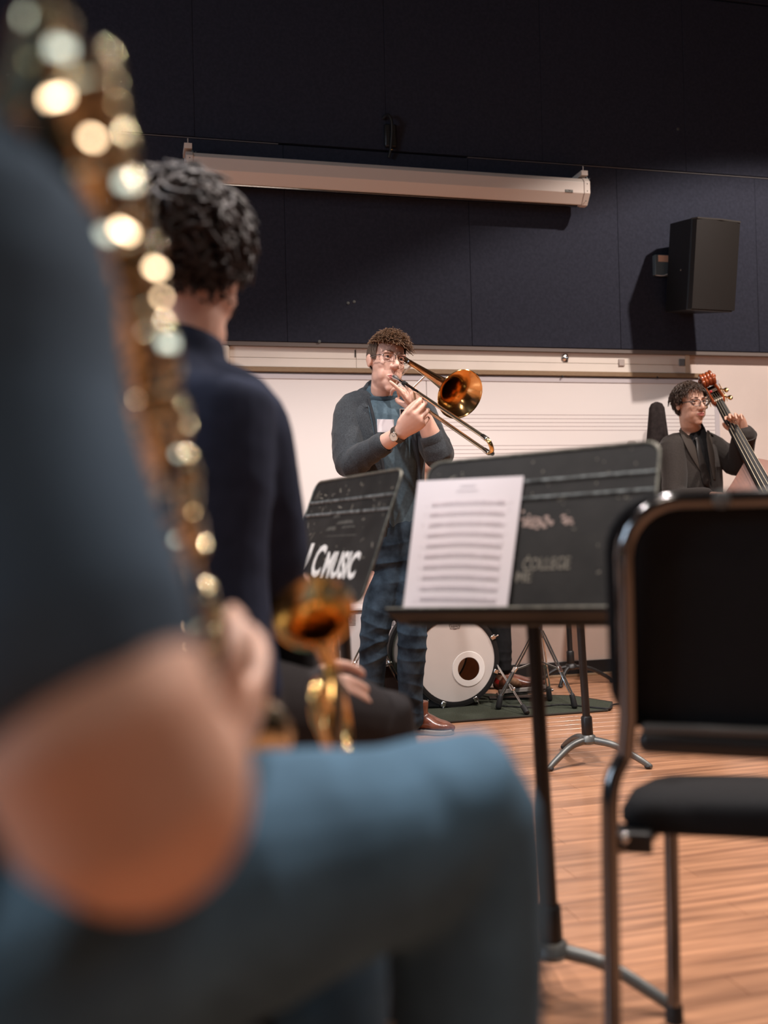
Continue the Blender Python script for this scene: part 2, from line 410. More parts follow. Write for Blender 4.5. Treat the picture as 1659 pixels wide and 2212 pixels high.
for x, y in ((18, 163), (1464, 279), (752, 655), (690, 738), (765, 652)):
    s, z = WX(x, y, 0.05); mb = MB(); mb.lathe([(0, 0.009), (0.003, 0.008), (0.004, 0.0)], W(s, z, 0.05), WN, 12); build(mb, 'screw', STEELG, wall)
mb = MB(); wbox(mb, S0, S1, 1.872, 1.893, 0, 0.045); tr = struct(build(mb, 'trim_1', mat('trim strip', srgb(120, 110, 104), 0.7), smooth=False), 'narrow strip under the navy panels')  # one even grey-brown colour along the trim
mb = MB(); wbox(mb, S0, S1, 0, 0.086, 0, 0.012); struct(build(mb, 'baseboard_back', RUBBER, bevel=0.003), 'black rubber baseboard along the back wall')
mb = MB(); wbox(mb, S0, S1, 0.0, 0.014, 0.012, 0.026); struct(build(mb, 'baseboard_shoe', CORK, bevel=0.003), 'pale wooden moulding at the foot of the baseboard')
DARKW = mat('dim side wall paint', srgb(78, 74, 74), 0.9, var=0.05, scale=3)
mb = MB(); wbox(mb, S0 - 0.12, S0, 0, CEIL, -0.1, 3.05); wbox(mb, S0 - 0.12, S0, 0, CEIL, 4.95, DEEP); wbox(mb, S0 - 0.12, S0, 0, 1.5, 3.05, 4.95); wbox(mb, S0 - 0.12, S0, 3.5, CEIL, 3.05, 4.95)
struct(build(mb, 'wall_left', DARKW, smooth=False), 'left side wall')
mb = MB(); wbox(mb, S0 - 0.10, S0 - 0.02, 1.5, 1.56, 3.05, 4.95); wbox(mb, S0 - 0.10, S0 - 0.02, 3.44, 3.5, 3.05, 4.95)
for a in (3.05, 3.97, 4.89): wbox(mb, S0 - 0.10, S0 - 0.02, 1.56, 3.44, a, a + 0.06)
win = struct(build(mb, 'window_1', CREAM, smooth=False), 'side window')
GLS = bpy.data.materials.new('daylit window pane'); GLS.use_nodes = True
GLS.node_tree.nodes['Principled BSDF'].inputs['Emission Color'].default_value = (0.62, 0.8, 1, 1); GLS.node_tree.nodes['Principled BSDF'].inputs['Emission Strength'].default_value = 5.0
for a in (3.11, 4.03):
    mb = MB(); wbox(mb, S0 - 0.07, S0 - 0.06, 1.56, 3.44, a, a + 0.86); build(mb, 'pane', GLS, win, smooth=False)
mb = MB(); wbox(mb, S1, S1 + 0.12, 0, CEIL, -0.1, DEEP); struct(build(mb, 'wall_right', DARKW, smooth=False), 'right side wall')
mb = MB(); wbox(mb, S0, S1, 0, CEIL, DEEP, DEEP + 0.12); struct(build(mb, 'wall_front', DARKW, smooth=False), 'wall behind the camera')
mb = MB(); wbox(mb, S0, S1, CEIL, CEIL + 0.1, -0.1, DEEP); struct(build(mb, 'ceiling', mat('dark ceiling', srgb(70, 66, 66), 0.9), smooth=False), 'dark ceiling')

mb = MB(); ww_, wh_ = 0.53, 0.36
for s0, s1, z0, z1 in ((-ww_, ww_, -wh_ - 0.06, -wh_), (-ww_, ww_, wh_, wh_ + 0.06), (-ww_ - 0.06, -ww_, -wh_ - 0.06, wh_ + 0.06), (ww_, ww_ + 0.06, -wh_ - 0.06, wh_ + 0.06), (-0.02, 0.02, -wh_, wh_)):
    wbox(mb, 0.9 + s0, 0.9 + s1, 3.0 + z0, 3.0 + z1, DEEP - 0.06, DEEP)
struct(build(mb, 'window_added', CREAM, smooth=False), 'added unseen window frame behind the camera')  # frame added round the unseen rear light
for q_ in GLINT_PANELS:
    s_ = q_.dot(WD); mb = MB()
    for a, b, c_, d_ in ((-0.49, 0.49, -0.265, -0.23), (-0.49, 0.49, 0.23, 0.265), (-0.49, -0.455, -0.23, 0.23), (0.455, 0.49, -0.23, 0.23)): wbox(mb, s_ + a, s_ + b, CEIL - 0.05, CEIL, 5.6 + c_, 5.6 + d_)
    struct(build(mb, 'trim_added_lamp', CREAM, smooth=False), 'added unseen frame round a ceiling lamp panel')  # frame added round each unseen lamp panel
# ---- map rail above the board
rail = thing('display_rail', 'long cream map rail with brown edging under the navy panels', 'rail', W(1.8, 1.74, 0))
s0r, s1r = 0.52, 3.252
mb = MB(); wbox(mb, s0r, 1.207, 1.813, 1.871, 0, 0.022); build(mb, 'board', CREAM, rail, bevel=0.001)
mb = MB(); wbox(mb, 1.209, s1r - 0.03, 1.813, 1.871, 0, 0.022); build(mb, 'board', CREAM, rail, bevel=0.001)
mb = MB(); wbox(mb, s0r, 1.207, 1.764, 1.811, 0, 0.022); build(mb, 'board', CREAM, rail, bevel=0.001)
mb = MB(); wbox(mb, 1.209, s1r - 0.03, 1.764, 1.811, 0, 0.022); build(mb, 'board', CREAM, rail, bevel=0.001)
mb = MB(); wbox(mb, 1.200, 1.206, 1.822, 1.862, 0.02, 0.024); build(mb, 'gap_mark', BLACKM, rail)
mb = MB(); wbox(mb, s1r - 0.03, s1r, 1.762, 1.872, 0, 0.026); build(mb, 'end_cap', mat('end grain', srgb(220, 200, 176), 0.6), rail, bevel=0.001)
mb = MB(); wbox(mb, 0.30, s1r + 0.14, 1.737, 1.763, 0, 0.030); build(mb, 'edging', CORK, rail, bevel=0.002)
for x, y in ((984, 749), (1030, 808), (1215, 812), (1420, 814)):
    s, z = WX(x, y + 1, 0.03); mb = MB(); mb.ell(W(s, z, 0.03), 0.006, nu=8, nv=6); build(mb, 'pin', RUBBER, rail)
mb = MB(); wbox(mb, 0.26, 0.518, 1.7645, 1.871, 0.0, 0.05)
tag(build(mb, 'rail_end_block', mat('cream end panel', srgb(238, 224, 206), 0.6), bevel=0.012), 'plain cream block at the left end of the map rail', 'panel')
# clips on the rail
c = thing('rail_clip', 'round shiny metal clip on the map rail', 'clip', W(*WX(1220, 780, 0.022), 0.022), 'clips on the map rail')
s, z = WX(1220, 773, 0.022); mb = MB(); mb.lathe([(0, 0.020), (0.006, 0.021), (0.010, 0.016), (0.012, 0.010), (0.008, 0.006), (0.010, 0.0)], W(s, z, 0.022), WN, 20); build(mb, 'disc', CHROME, c)
mb = MB(); wbox(mb, s - 0.008, s + 0.018, z - 0.024, z + 0.022, 0.0225, 0.026); build(mb, 'plate', DCHROME, c, bevel=0.002)
for x, colr, nm in ((1342, srgb(190, 176, 168), 'pale grey square magnet on the map rail'), (1472, srgb(128, 134, 136), 'blue grey square magnet at the right end of the map rail')):
    s, z = WX(x, 783, 0.022); mb = MB(); wbox(mb, s - 0.019, s + 0.019, z - 0.022, z + 0.020, 0.0225, 0.030)
    tag(build(mb, 'rail_magnet', mat('magnet %d' % x, colr, 0.5), bevel=0.003), nm, 'magnet', 'magnets on the map rail')
# ---- whiteboard with music staves
wb = thing('whiteboard', 'large white music board with thin staff lines and a pale frame', 'whiteboard', W(1.9, 0.62, 0))
mb = MB(); wbox(mb, -1.2, 1.606, 0.62, 1.722, 0.0, 0.014); build(mb, 'writing_panel', WHITEB, wb)
mb = MB(); wbox(mb, 1.610, 3.434, 0.62, 1.722, 0.0, 0.014); build(mb, 'writing_panel', WHITEB, wb)
FRM = mat('pale board frame', srgb(206, 198, 200), 0.4)
mb = MB(); wbox(mb, -1.2, 3.45, 1.700, 1.728, 0.0, 0.018); build(mb, 'frame', FRM, wb, bevel=0.002)
mb = MB(); wbox(mb, 3.418, 3.45, 0.60, 1.700, 0.0, 0.018); build(mb, 'frame', FRM, wb, bevel=0.002)
mb = MB(); wbox(mb, -1.2, 3.45, 0.60, 0.628, 0.0, 0.05); build(mb, 'tray', FRM, wb, bevel=0.002)
LINE = mat('staff line', srgb(176, 160, 160), 0.6)
for z0 in (1.512, 1.336, 1.160, 0.984):
    for k in range(5):
        z = z0 - k * 0.0222; mb = MB(); wbox(mb, 1.70, 3.418, z - 0.0012, z + 0.0012, 0.0135, 0.0148); build(mb, 'staff_line', LINE, wb, smooth=False)
# ---- unit heater under the board
ht = thing('wall_heater', 'white wall heater cabinet with slotted grilles behind the drum', 'heater', W(0.6, 0.0, 0.12))
HW = mat('heater enamel', srgb(232, 220, 216), 0.5)
mb = MB(); wbox(mb, -1.3, 1.50, 0.17, 0.455, 0.0, 0.24); build(mb, 'cabinet', HW, ht, bevel=0.006)
mb = MB(); wbox(mb, -1.3, 1.52, 0.455, 0.472, 0.0, 0.255); build(mb, 'top', HW, ht, bevel=0.004)
mb = MB(); wbox(mb, -1.3, 1.50, 0.0, 0.155, 0.0, 0.20); build(mb, 'plinth', mat('dark plinth', srgb(60, 44, 38), 0.7), ht)
mb = MB(); wbox(mb, -1.3, 1.50, 0.155, 0.17, 0.0, 0.245); build(mb, 'ledge', HW, ht, bevel=0.002)
for x0, x1 in ((737, 751), (753, 768), (843, 851), (853, 858)):
    for k in range(8):
        y = 1329 + k * 3.1; s0, z = WX(x0, y, 0.24); s1, _ = WX(x1, y, 0.24)
        mb = MB(); wbox(mb, s0, s1, z - 0.0016, z + 0.0016, 0.238, 0.2408); build(mb, 'slot', RUBBER, ht, smooth=False)

# ---- projection screen
ps = thing('projection_screen', 'long beige projector screen casing hung high on the navy wall', 'projection screen', W(1.42, 2.68, 0.16))
def hexprof(g): return [(0.115 - g, 2.715 - g), (0.145, 2.684 - g), (0.180, 2.684 - g), (0.218 + g, 2.737), (0.218 + g, 2.800 + g), (0.198, 2.826 + g), (0.125, 2.826 + g), (0.115 - g, 2.81)]
mb = MB(); mb.prism(hexprof(0), W(0.33, 0, 0), WN, ZV, WD * 2.17); build(mb, 'casing', BEIGE, ps, smooth=False, bevel=0.002)
for s in (0.302, 2.50):
    mb = MB(); mb.prism(hexprof(0.004), W(s, 0, 0), WN, ZV, WD * 0.036); e = build(mb, 'end_cap', BEIGE, ps, smooth=False, bevel=0.002)
    for zz in (2.75, 2.79, 2.70):
        m2 = MB(); m2.ell(W(s + 0.018, zz, 0.222 if zz > 2.72 else 0.2), 0.003, nu=8, nv=5); build(m2, 'rivet', STEELG, e)
for s in (0.315, 2.515):
    mb = MB(); wbox(mb, s - 0.02, s + 0.02, 2.846, 2.874, 0.055, 0.20); mb.tube([W(s, 2.874, 0.18), W(s, 2.905, 0.18)], 0.003, 6)
    wbox(mb, s - 0.012, s + 0.012, 2.76, 2.86, 0.05, 0.062)
    br = build(mb, 'wall_bracket', BEIGE, ps, bevel=0.002)
    mb = MB(); mb.tube([W(s + 0.02, 2.846, 0.18), W(s + 0.026, 2.834, 0.18), W(s + 0.034, 2.828, 0.18), W(s + 0.040, 2.838, 0.18)], 0.0035, 6, sub=3); build(mb, 'hook', STEELG, br)
mb = MB(); wbox(mb, 0.35, 2.48, 2.676, 2.685, 0.15, 0.172); build(mb, 'bottom_bar', DCHROME, ps, bevel=0.002)
s, z = WX(1229, 413, 0.218); mb = MB(); wbox(mb, s - 0.024, s + 0.024, z - 0.0075, z + 0.0075, 0.2185, 0.2195); lp = build(mb, 'name_plate', RUBBER, ps)
mb = text_mb('DA-LITE', 0.013, W(s - 0.021, z - 0.0045, 0.2196), WD, ZV, WN, 0.0002); build(mb, 'lettering', mat('plate print', srgb(200, 196, 180), 0.5), lp, smooth=False)
# ---- black hook bracket high on the wall
hb = thing('wall_hook', 'small black cable hook on the navy wall above the screen', 'hook', W(1.46, 2.96, 0.05))
s, z = WX(842, 290, 0.05); mb = MB(); wbox(mb, s - 0.035, s + 0.035, z - 0.08, z + 0.05, 0.05, 0.075); build(mb, 'plate', SPKC, hb, bevel=0.01)
mb = MB(); mb.tube([W(s - 0.04, z + 0.08, 0.055), W(s - 0.02, z + 0.09, 0.09), W(s, z + 0.04, 0.10), W(s - 0.005, z - 0.09, 0.08), W(s - 0.015, z - 0.14, 0.07)], 0.008, 8, sub=4); build(mb, 'hook', SPKC, hb)
mb = MB(); mb.ell(W(s, z - 0.10, 0.085), (0.008, 0.008, 0.004)); build(mb, 'nut', BRASS, hb)

# ---- loudspeaker on a wall bracket
sp = thing('loudspeaker', 'black loudspeaker tilted down on a wall bracket, top right', 'loudspeaker', W(3.2, 2.05, 0.3))
ct = W(*WX(1553, 474, 0.44), 0.44); cb = W(*WX(1541, 672, 0.36), 0.36)
dn = nz(cb - ct); HS = np.linalg.norm(cb - ct); yw = math.radians(12)
sx_ = nz(WD * math.cos(yw) - WN * math.sin(yw)); sx_ = nz(sx_ - dn * sx_.dot(dn)); fr = nz(np.cross(dn, sx_))
if fr.dot(WN) < 0: fr = -fr
def spk(w0, d0, w1, o): # footprint in the (sx, front) plane
    return [(-w0 / 2, o), (w0 / 2, o), (w1 / 2, -d0), (-w1 / 2, -d0)]
mb = MB(); mb.prism([(-0.165, -0.04), (-0.155, -0.01), (0.155, -0.01), (0.165, -0.04), (0.12, -0.26), (0.06, -0.29), (-0.06, -0.29), (-0.12, -0.26)], ct, sx_, fr, dn * HS)
cab = build(mb, 'cabinet', SPKC, sp, bevel=0.006, smooth=False)
mb = MB()
arc = [(-0.162, -0.03)] + [(-0.16 + 0.32 * k / 10, 0.018 * (1 - ((k - 5) / 5) ** 2) + 0.0) for k in range(11)] + [(0.162, -0.03)]
mb.prism(arc, ct + dn * 0.008, sx_, fr, dn * (HS - 0.016)); build(mb, 'grille', SPKG, sp, angle=25)
mb = MB(); mb.prism([(-0.166, -0.04), (-0.16, 0.004), (0, 0.022), (0.16, 0.004), (0.166, -0.04)], ct - dn * 0.001, sx_, fr, dn * 0.008); build(mb, 'rim', mat('rim', (0.06, 0.055, 0.05), 0.3), sp)
bc = ct + dn * (HS * 0.5) - fr * 0.2
mb = MB(); mb.tube([bc, W(bc.dot(WD), bc[2], 0.06)], 0.02, 10); wbox(mb, bc.dot(WD) - 0.06, bc.dot(WD) + 0.06, bc[2] - 0.08, bc[2] + 0.08, 0.05, 0.065); build(mb, 'mount_arm', SPKC, sp)
mb = MB(); mb.lathe([(0, 0.006), (0.003, 0.004), (0.003, 0)], ct + dn * HS * 0.55 - sx_ * 0.166 - fr * 0.1, -sx_, 10); build(mb, 'bolt', STEELG, cab)
# wall plate with cable
wp_ = thing('wall_plate', 'grey wall box with a peach sticker beside the loudspeaker', 'wall box', W(*WX(1432, 598, 0.05), 0.05))
s0, z1 = WX(1412, 551, 0.07); s1, z0 = WX(1462, 597, 0.07)
mb = MB(); wbox(mb, s0, s1 + 0.02, z0, z1, 0.05, 0.085); build(mb, 'box', GREYP, wp_, bevel=0.004)
mb = MB(); wbox(mb, s0 + 0.02, s0 + 0.085, z1 - 0.042, z1 - 0.004, 0.085, 0.087); build(mb, 'sticker', SALMON, wp_)
mb = MB(); mb.ell(W(s0 + 0.05, z0 + 0.03, 0.086), 0.004, nu=8, nv=5); build(mb, 'screw', STEELG, wp_)
q = ct + dn * HS * 0.62 - fr * 0.24
mb = MB(); mb.tube([W(s0 + 0.005, z0, 0.075), W(s0 + 0.05, z0 - 0.004, 0.09), W(s0 + 0.10, z0 + 0.01, 0.11), q], 0.0032, 6, sub=6); tag(build(mb, 'speaker_cable', mat('white cable', srgb(196, 188, 180), 0.5)), 'thin white cable from the grey wall box to the loudspeaker', 'cable')

# ================================================================== music stands
def rrect(w, h, r, n=5, tl=None):
    out = []
    for cx, cy, a0 in ((w / 2 - r, h / 2 - r, 0), (-w / 2 + r, h / 2 - r, 90), (-w / 2 + r, -h / 2 + r, 180), (w / 2 - r, -h / 2 + r, 270)):
        for k in range(n): 
            a = math.radians(a0 + 90 * k / (n - 1)); out.append((cx + r * math.cos(a), cy + r * math.sin(a)))
    return out
def stand_base(t, foot, top, feet, arch=0.085, leg_r=0.0125, lm=None):
    """tripod base, post; foot = point on the floor below the hub, feet = three points on the floor"""
    foot = np.asarray(foot, float); ax = nz(np.asarray(top) - (foot + ZV * 0.1))
    hub = foot + ZV * arch
    mb = MB(); mb.lathe([(-0.014, 0.0), (-0.012, 0.026), (0.0, 0.034), (0.016, 0.028), (0.022, 0.02)], hub, ax, 20); build(mb, 'hub', lm or STEELG, t)
    mb = MB(); mb.lathe([(0.018, 0.019), (0.022, 0.021), (0.085, 0.0205), (0.09, 0.0165)], hub, ax, 20); build(mb, 'collar', BLACKM, t)
    mb = MB(); mb.tube([hub + ax * 0.05, top], 0.0145, 16); build(mb, 'post', BLACKM, t)
    for f in feet:
        f = np.asarray(f, float); d = f - foot; mid = foot + d * 0.45 + ZV * (arch * 0.86); mid2 = foot + d * 0.8 + ZV * (arch * 0.42)
        mb = MB(); mb.tube([hub, foot + d * 0.15 + ZV * arch * 1.0, mid, mid2, f + ZV * 0.010], [leg_r * 1.15, leg_r * 1.15, leg_r, leg_r * 0.95, leg_r * 0.8], 12, sub=4, round_=True)
        lg = build(mb, 'leg', lm or STEELG, t)
        mb = MB(); mb.ell(f + ZV * 0.009 - d * 0.03, (0.014, 0.014, 0.009), nu=10, nv=6); build(mb, 'foot_pad', RUBBER, lg)
def stand_desk(t, c, X, U, w, h, lip=True):
    c, X, U = np.asarray(c, float), nz(X), nz(U); U = nz(U - X * U.dot(X)); N = nz(np.cross(X, U))
    if N.dot(CAM - c) < 0: N = -N
    mb = MB(); mb.prism(rrect(w, h, 0.03), c - N * 0.0015, X, U, N * 0.0015); d = build(mb, 'desk', DESK, t, smooth=False)
    ring = rrect(w, h, 0.03, 7); mb = MB(); mb.tube([c + X * p[0] + U * p[1] for p in ring], (0.0032, 0.0032), 6, closed=True); build(mb, 'edge', DESKRIM, t)
    for zz in (h / 2 - 0.062, h / 2 - 0.098):
        mb = MB(); mb.tube([c + X * (-w / 2 + 0.004) + U * zz, c + X * (w / 2 - 0.004) + U * zz], (0.0045, 0.0035), 8); build(mb, 'rib', mat('worn rib', srgb(112, 118, 118), 0.4, 0.3, var=0.75, scale=60), t)
    if lip:
        lo = c - U * (h / 2 - 0.002)
        mb = MB(); mb.prism([(0, 0), (0.055, 0.002), (0.058, 0.010), (0.054, 0.010), (0.051, 0.005), (0, 0.003)], lo - X * (w / 2), N, U, X * w); build(mb, 'shelf', DESK, t, smooth=False, bevel=0.0012)
        mb = MB(); mb.tube([lo - X * (w / 2) + N * 0.056 + U * 0.010, lo + X * (w / 2) + N * 0.056 + U * 0.010], 0.0026, 6); build(mb, 'shelf_edge', DESKRIM, t)
    # scuffs where the enamel has worn away
    r_ = random.Random(int(abs(c[1]) * 1000))
    mb = MB()
    for _ in range(70):
        u, v2 = r_.uniform(-w / 2 + 0.02, w / 2 - 0.02), r_.triangular(-h / 2 + 0.03, h / 2 - 0.01, h / 2 - 0.03)
        a = r_.uniform(0, math.pi); l = r_.choice((0.002, 0.003, 0.004, 0.012)) * r_.uniform(0.5, 1.2); ww = r_.uniform(0.0008, 0.0022)
        e1 = X * math.cos(a) + U * math.sin(a); e2 = X * -math.sin(a) + U * math.cos(a)
        mb.prism([(-l, -ww), (l, -ww * 0.4), (l * 0.8, ww), (-l * 0.6, ww * 0.7)], c + X * u + U * v2, e1, e2, N * 0.0004)
    build(mb, 'scuffs', FAINT, t, smooth=False)['kind'] = 'stuff'
    mb = MB(); b0 = c - N * 0.003; mb.box(b0 - N * 0.012 - U * 0.02, (0.10, 0.024, 0.06), np.stack([X, N, U], 1)); build(mb, 'desk_bracket', BLACKM, t, bevel=0.004)
    return c, X, U, N

# the big stand in the middle
fb = V(0.300, 1.90, 0)
ms = thing('music_stand', 'scuffed black music stand holding white sheet music, nearest the empty chair', 'music stand', fb, 'music stands')
C1 = V(0.262, 1.865, 0.887); X1 = V(0.841, -0.54, 0.033); U1 = V(0.203, 0.372, 0.906)
c, X, U, N = stand_desk(ms, C1 - nz(U1) * 0.015 + nz(X1) * 0.006, X1, U1, 0.482, 0.350)
tp = c - U * 0.02 - N * 0.02
stand_base(ms, fb, tp, [FL(1462, 2194), fb + V(-0.20, -0.06, 0), fb + V(0.0, 0.21, 0)])
def ondesk(px, py):
    v = fw + rt * (px - CX) / F - upv * (py - CY) / F; q = CAM + v * ((c - CAM).dot(N) / v.dot(N)); return (q - c).dot(X), (q - c).dot(U)
t1 = [ondesk(*q) for q in ((1127, 1232), (1247, 1228), (1112, 1258), (1150, 1256))]
lw = t1[1][0] - t1[0][0]
mb = text_mb('COLLEGE', 0.034, c + X * t1[0][0] + U * t1[0][1] + N * 0.0004, X, U, N, 0.0003, offset=0.0004, sx=lw / 0.166); build(mb, 'lettering', FAINT, ms, smooth=False)
mb = text_mb('ME', 0.030, c + X * (t1[2][0]) + U * (t1[2][1]) + N * 0.0004, X, U, N, 0.0003, offset=0.0004, sx=0.85); build(mb, 'lettering', FAINT, ms, smooth=False)
mb = MB(); r_ = random.Random(8)
for k in range(34):
    a, b = ondesk(1128 + 106 * r_.random(), 1127 + r_.gauss(0, 8)); w_ = r_.uniform(0.002, 0.008); mb.prism([(-w_, -0.002), (w_ * 0.8, -0.003), (w_, 0.001), (w_ * 0.2, 0.0035), (-w_ * 0.8, 0.002)], c + X * a + U * b, X, U, N * 0.0005)
build(mb, 'torn_label', mat('torn label', srgb(190, 166, 156), 0.8, var=0.2, scale=90), ms, smooth=False)['kind'] = 'stuff'
# sheet music
q = [ondesk(*z) for z in ((905, 1041), (1133, 1030), (1100, 1313), (876, 1319))]
pc = [c + X * a + U * b + N * (0.004 + 0.012 * (i in (2, 3)) * 0.4) for i, (a, b) in enumerate(q)]
mb = MB(); NG = 10; vs_ = []
for j in range(NG + 1):
    for i in range(NG + 1):
        u, v2 = i / NG, j / NG
        p = (pc[0] * (1 - u) + pc[1] * u) * (1 - v2) + (pc[3] * (1 - u) + pc[2] * u) * v2
        vs_.append(p + N * (0.004 * math.sin(math.pi * v2) * math.sin(math.pi * u)))
g = lambda i, j: j * (NG + 1) + i
mb.add(vs_ + [p - N * 0.0004 for p in vs_], [(g(i, j), g(i, j + 1), g(i + 1, j + 1), g(i + 1, j)) for i in range(NG) for j in range(NG)] + [(g(i, j) + 121, g(i + 1, j) + 121, g(i + 1, j + 1) + 121, g(i, j + 1) + 121) for i in range(NG) for j in range(NG)])
sh = tag(build(mb, 'sheet_music', PAPER), 'white page of printed sheet music on the scuffed black stand', 'sheet music')
mb = MB()
r_ = random.Random(5)
def onsheet(u, v2):
    p = (pc[0] * (1 - u) + pc[1] * u) * (1 - v2) + (pc[3] * (1 - u) + pc[2] * u) * v2
    return p + N * (0.004 * math.sin(math.pi * v2) * math.sin(math.pi * u) + 0.0006)
eX = nz(pc[1] - pc[0]); eY = nz(pc[0] - pc[3])
mb.box(onsheet(0.5, 0.06), (0.035, 0.0004, 0.004), np.stack([eX, N, eY], 1)); mb.box(onsheet(0.5, 0.10), (0.05, 0.0004, 0.002), np.stack([eX, N, eY], 1))
for k in range(10):
    v2 = 0.19 + k * 0.082
    for l in range(5): mb.box(onsheet(0.52, v2 + l * 0.0065), (0.165, 0.0003, 0.0006), np.stack([eX, N, eY], 1))
    for i in range(14):
        u = 0.1 + 0.84 * (i + r_.random() * 0.6) / 14; mb.box(onsheet(u, v2 + r_.uniform(-0.004, 0.03)), (0.0028, 0.0004, 0.0022), np.stack([eX, N, eY], 1))
        if r_.random() < 0.7: mb.box(onsheet(u + 0.006, v2 + 0.012), (0.0006, 0.0004, 0.009), np.stack([eX, N, eY], 1))
build(mb, 'printed_staves', INK, sh, smooth=False)['kind'] = 'stuff'

# the stencilled stand by the curly haired player
C2 = V(-0.118, 2.454, 0.875); X2 = V(0.457, -0.89, 0.016); U2 = V(0.323, 0.182, 0.929)
f2 = V(-0.09, 2.53, 0)
m2s = thing('music_stand', 'black music stand stencilled with white MUSIC lettering beside the curly-haired player', 'music stand', f2, 'music stands')
c, X, U, N = stand_desk(m2s, C2, X2, U2, 0.50, 0.32, lip=False)
stand_base(m2s, f2, c - U * 0.03 - N * 0.02, [f2 + V(0.17, -0.12, 0), f2 + V(-0.19, -0.09, 0), f2 + V(0.02, 0.21, 0)])
a0 = ondesk(671, 1246); a1 = ondesk(773, 1246); b0 = ondesk(668, 1243); b1 = ondesk(678, 1176)
wid = a1[0] - a0[0]; hgt = b1[1] - b0[1]
a0 = ondesk(667, 1243); a1 = ondesk(694, 1243)
mb = text_mb('C', hgt / 0.73 * 1.0, c + X * a0[0] + U * a0[1] + N * 0.0005, X, U, N, 0.0003, offset=0.0028, sx=(a1[0] - a0[0]) / (hgt / 0.73 * 0.86)); build(mb, 'lettering', WPAINT, m2s, smooth=False)
au = ondesk(634, 1238); mb = text_mb('U', hgt / 0.73, c + X * au[0] + U * au[1] + N * 0.0005, X, U, N, 0.0003, offset=0.004, sx=(a1[0] - a0[0]) / (hgt / 0.73 * 0.68)); build(mb, 'lettering', WPAINT, m2s, smooth=False)
a0 = ondesk(692, 1245); a1 = ondesk(769, 1247)
mb = text_mb('MUSIC', hgt * 0.78 / 0.73, c + X * a0[0] + U * a0[1] + N * 0.0005, X, U, N, 0.0003, offset=0.003, sx=(a1[0] - a0[0]) / (hgt * 0.78 / 0.73 * 3.05)); build(mb, 'lettering', WPAINT, m2s, smooth=False)
mb = MB()
for (x, y, w_, h_) in ((715, 1142, 0.03, 0.012), (745, 1128, 0.05, 0.010), (752, 1138, 0.04, 0.006), (735, 1157, 0.10, 0.003), (728, 1115, 0.02, 0.01), (760, 1105, 0.02, 0.006)):
    a, b = ondesk(x, y); mb.prism([(-w_, -h_ / 2), (w_, -h_ / 3), (w_ * 0.8, h_ / 2), (-w_ * 0.7, h_ / 3)], c + X * a + U * b, X, U, N * 0.0005)
build(mb, 'faded_crest', mat('ghost print', srgb(72, 70, 64), 0.7, var=0.3, scale=80), m2s, smooth=False)

# two more stands: their desks stand behind the big one
f3 = V(0.735, 3.70, 0); m3 = thing('music_stand', 'music stand with grey tripod foot on open floor, between drum and empty chair', 'music stand', f3, 'music stands')
c3, *_ = stand_desk(m3, V(0.70, 3.66, 0.80), V(0.98, -0.2, 0), V(-0.05, 0.6, 0.8), 0.46, 0.28)
stand_base(m3, f3, c3 + V(0.005, 0.03, 0.0), [FL(1186, 1666), FL(1404, 1661), f3 + V(-0.05, 0.24, 0)])
f4 = V(0.999, 5.44, 0); m4 = thing('music_stand', 'far music stand with thin black legs by the baseboard', 'music stand', f4, 'music stands')
c4, *_ = stand_desk(m4, V(0.98, 5.40, 0.75), V(1, 0, 0), V(0, 0.6, 0.8), 0.44, 0.26)
stand_base(m4, f4, c4 + V(0.0, 0.03, 0.0), [FL(1210, 1486), FL(1325, 1474), f4 + V(-0.20, -0.02, 0)], arch=0.10, leg_r=0.011, lm=BLACKM)

# ================================================================== musician's chair, seen from behind
ky = math.atan(0.25); CF = V(math.sin(ky), math.cos(ky), 0); CR = V(math.cos(ky), -math.sin(ky), 0)
CB = P(1322, 1750, 1.42); CB[2] = 0
def CP(r, f, z): return CB + CR * r + CF * f + ZV * z
ch = thing('musician_chair', 'empty black chair with chrome tube frame, right foreground', 'chair', CP(0.24, 0.2, 0))
CW = 0.47
for side in (0, 1):
    r0 = 0.0 if side == 0 else CW; q_ = 1 if side == 0 else -1
    mb = MB(); mb.tube([CP(r0 - q_ * 0.012, -0.02, 0.012), CP(r0 - q_ * 0.006, -0.015, 0.25), CP(r0 - q_ * 0.004, -0.005, 0.44), CP(r0, 0.0, 0.52), CP(r0 + q_ * 0.02, 0.012, 0.565)], 0.0125, 14, sub=5); lg = build(mb, 'leg', DCHROME, ch)
    mb = MB(); mb.lathe([(0, 0.0), (0, 0.016), (0.03, 0.015), (0.034, 0.0125)], CP(r0 - q_ * 0.012, -0.02, 0), ZV, 14); build(mb, 'foot_cap', RUBBER, lg)
    mb = MB(); mb.tube([CP(r0 + q_ * 0.088, 0.40, 0.012), CP(r0 + q_ * 0.090, 0.37, 0.30), CP(r0 + q_ * 0.09, 0.345, 0.41)], 0.0125, 14, sub=4); lg = build(mb, 'leg', DCHROME, ch)
    mb = MB(); mb.lathe([(0, 0.0), (0, 0.016), (0.03, 0.015), (0.034, 0.0125)], CP(r0 + q_ * 0.088, 0.40, 0), ZV, 14); build(mb, 'foot_cap', RUBBER, lg)
    mb = MB(); mb.tube([CP(r0, 0.0, 0.43), CP(r0 + q_ * 0.05, 0.08, 0.425), CP(r0 + q_ * 0.09, 0.30, 0.415)], 0.010, 10, sub=4); build(mb, 'side_rail', DCHROME, ch)
    mb = MB(); mb.box(CP(r0 + q_ * 0.03, 0.035, 0.436), (0.05, 0.05, 0.03), np.stack([CR, CF, ZV], 1)); build(mb, 'seat_bracket', PLAST, ch, bevel=0.004)
    mb = MB(); mb.ell(CP(r0 + q_ * 0.016, 0.0, 0.447), 0.008, nu=10, nv=6); build(mb, 'bolt', CHROME, ch)
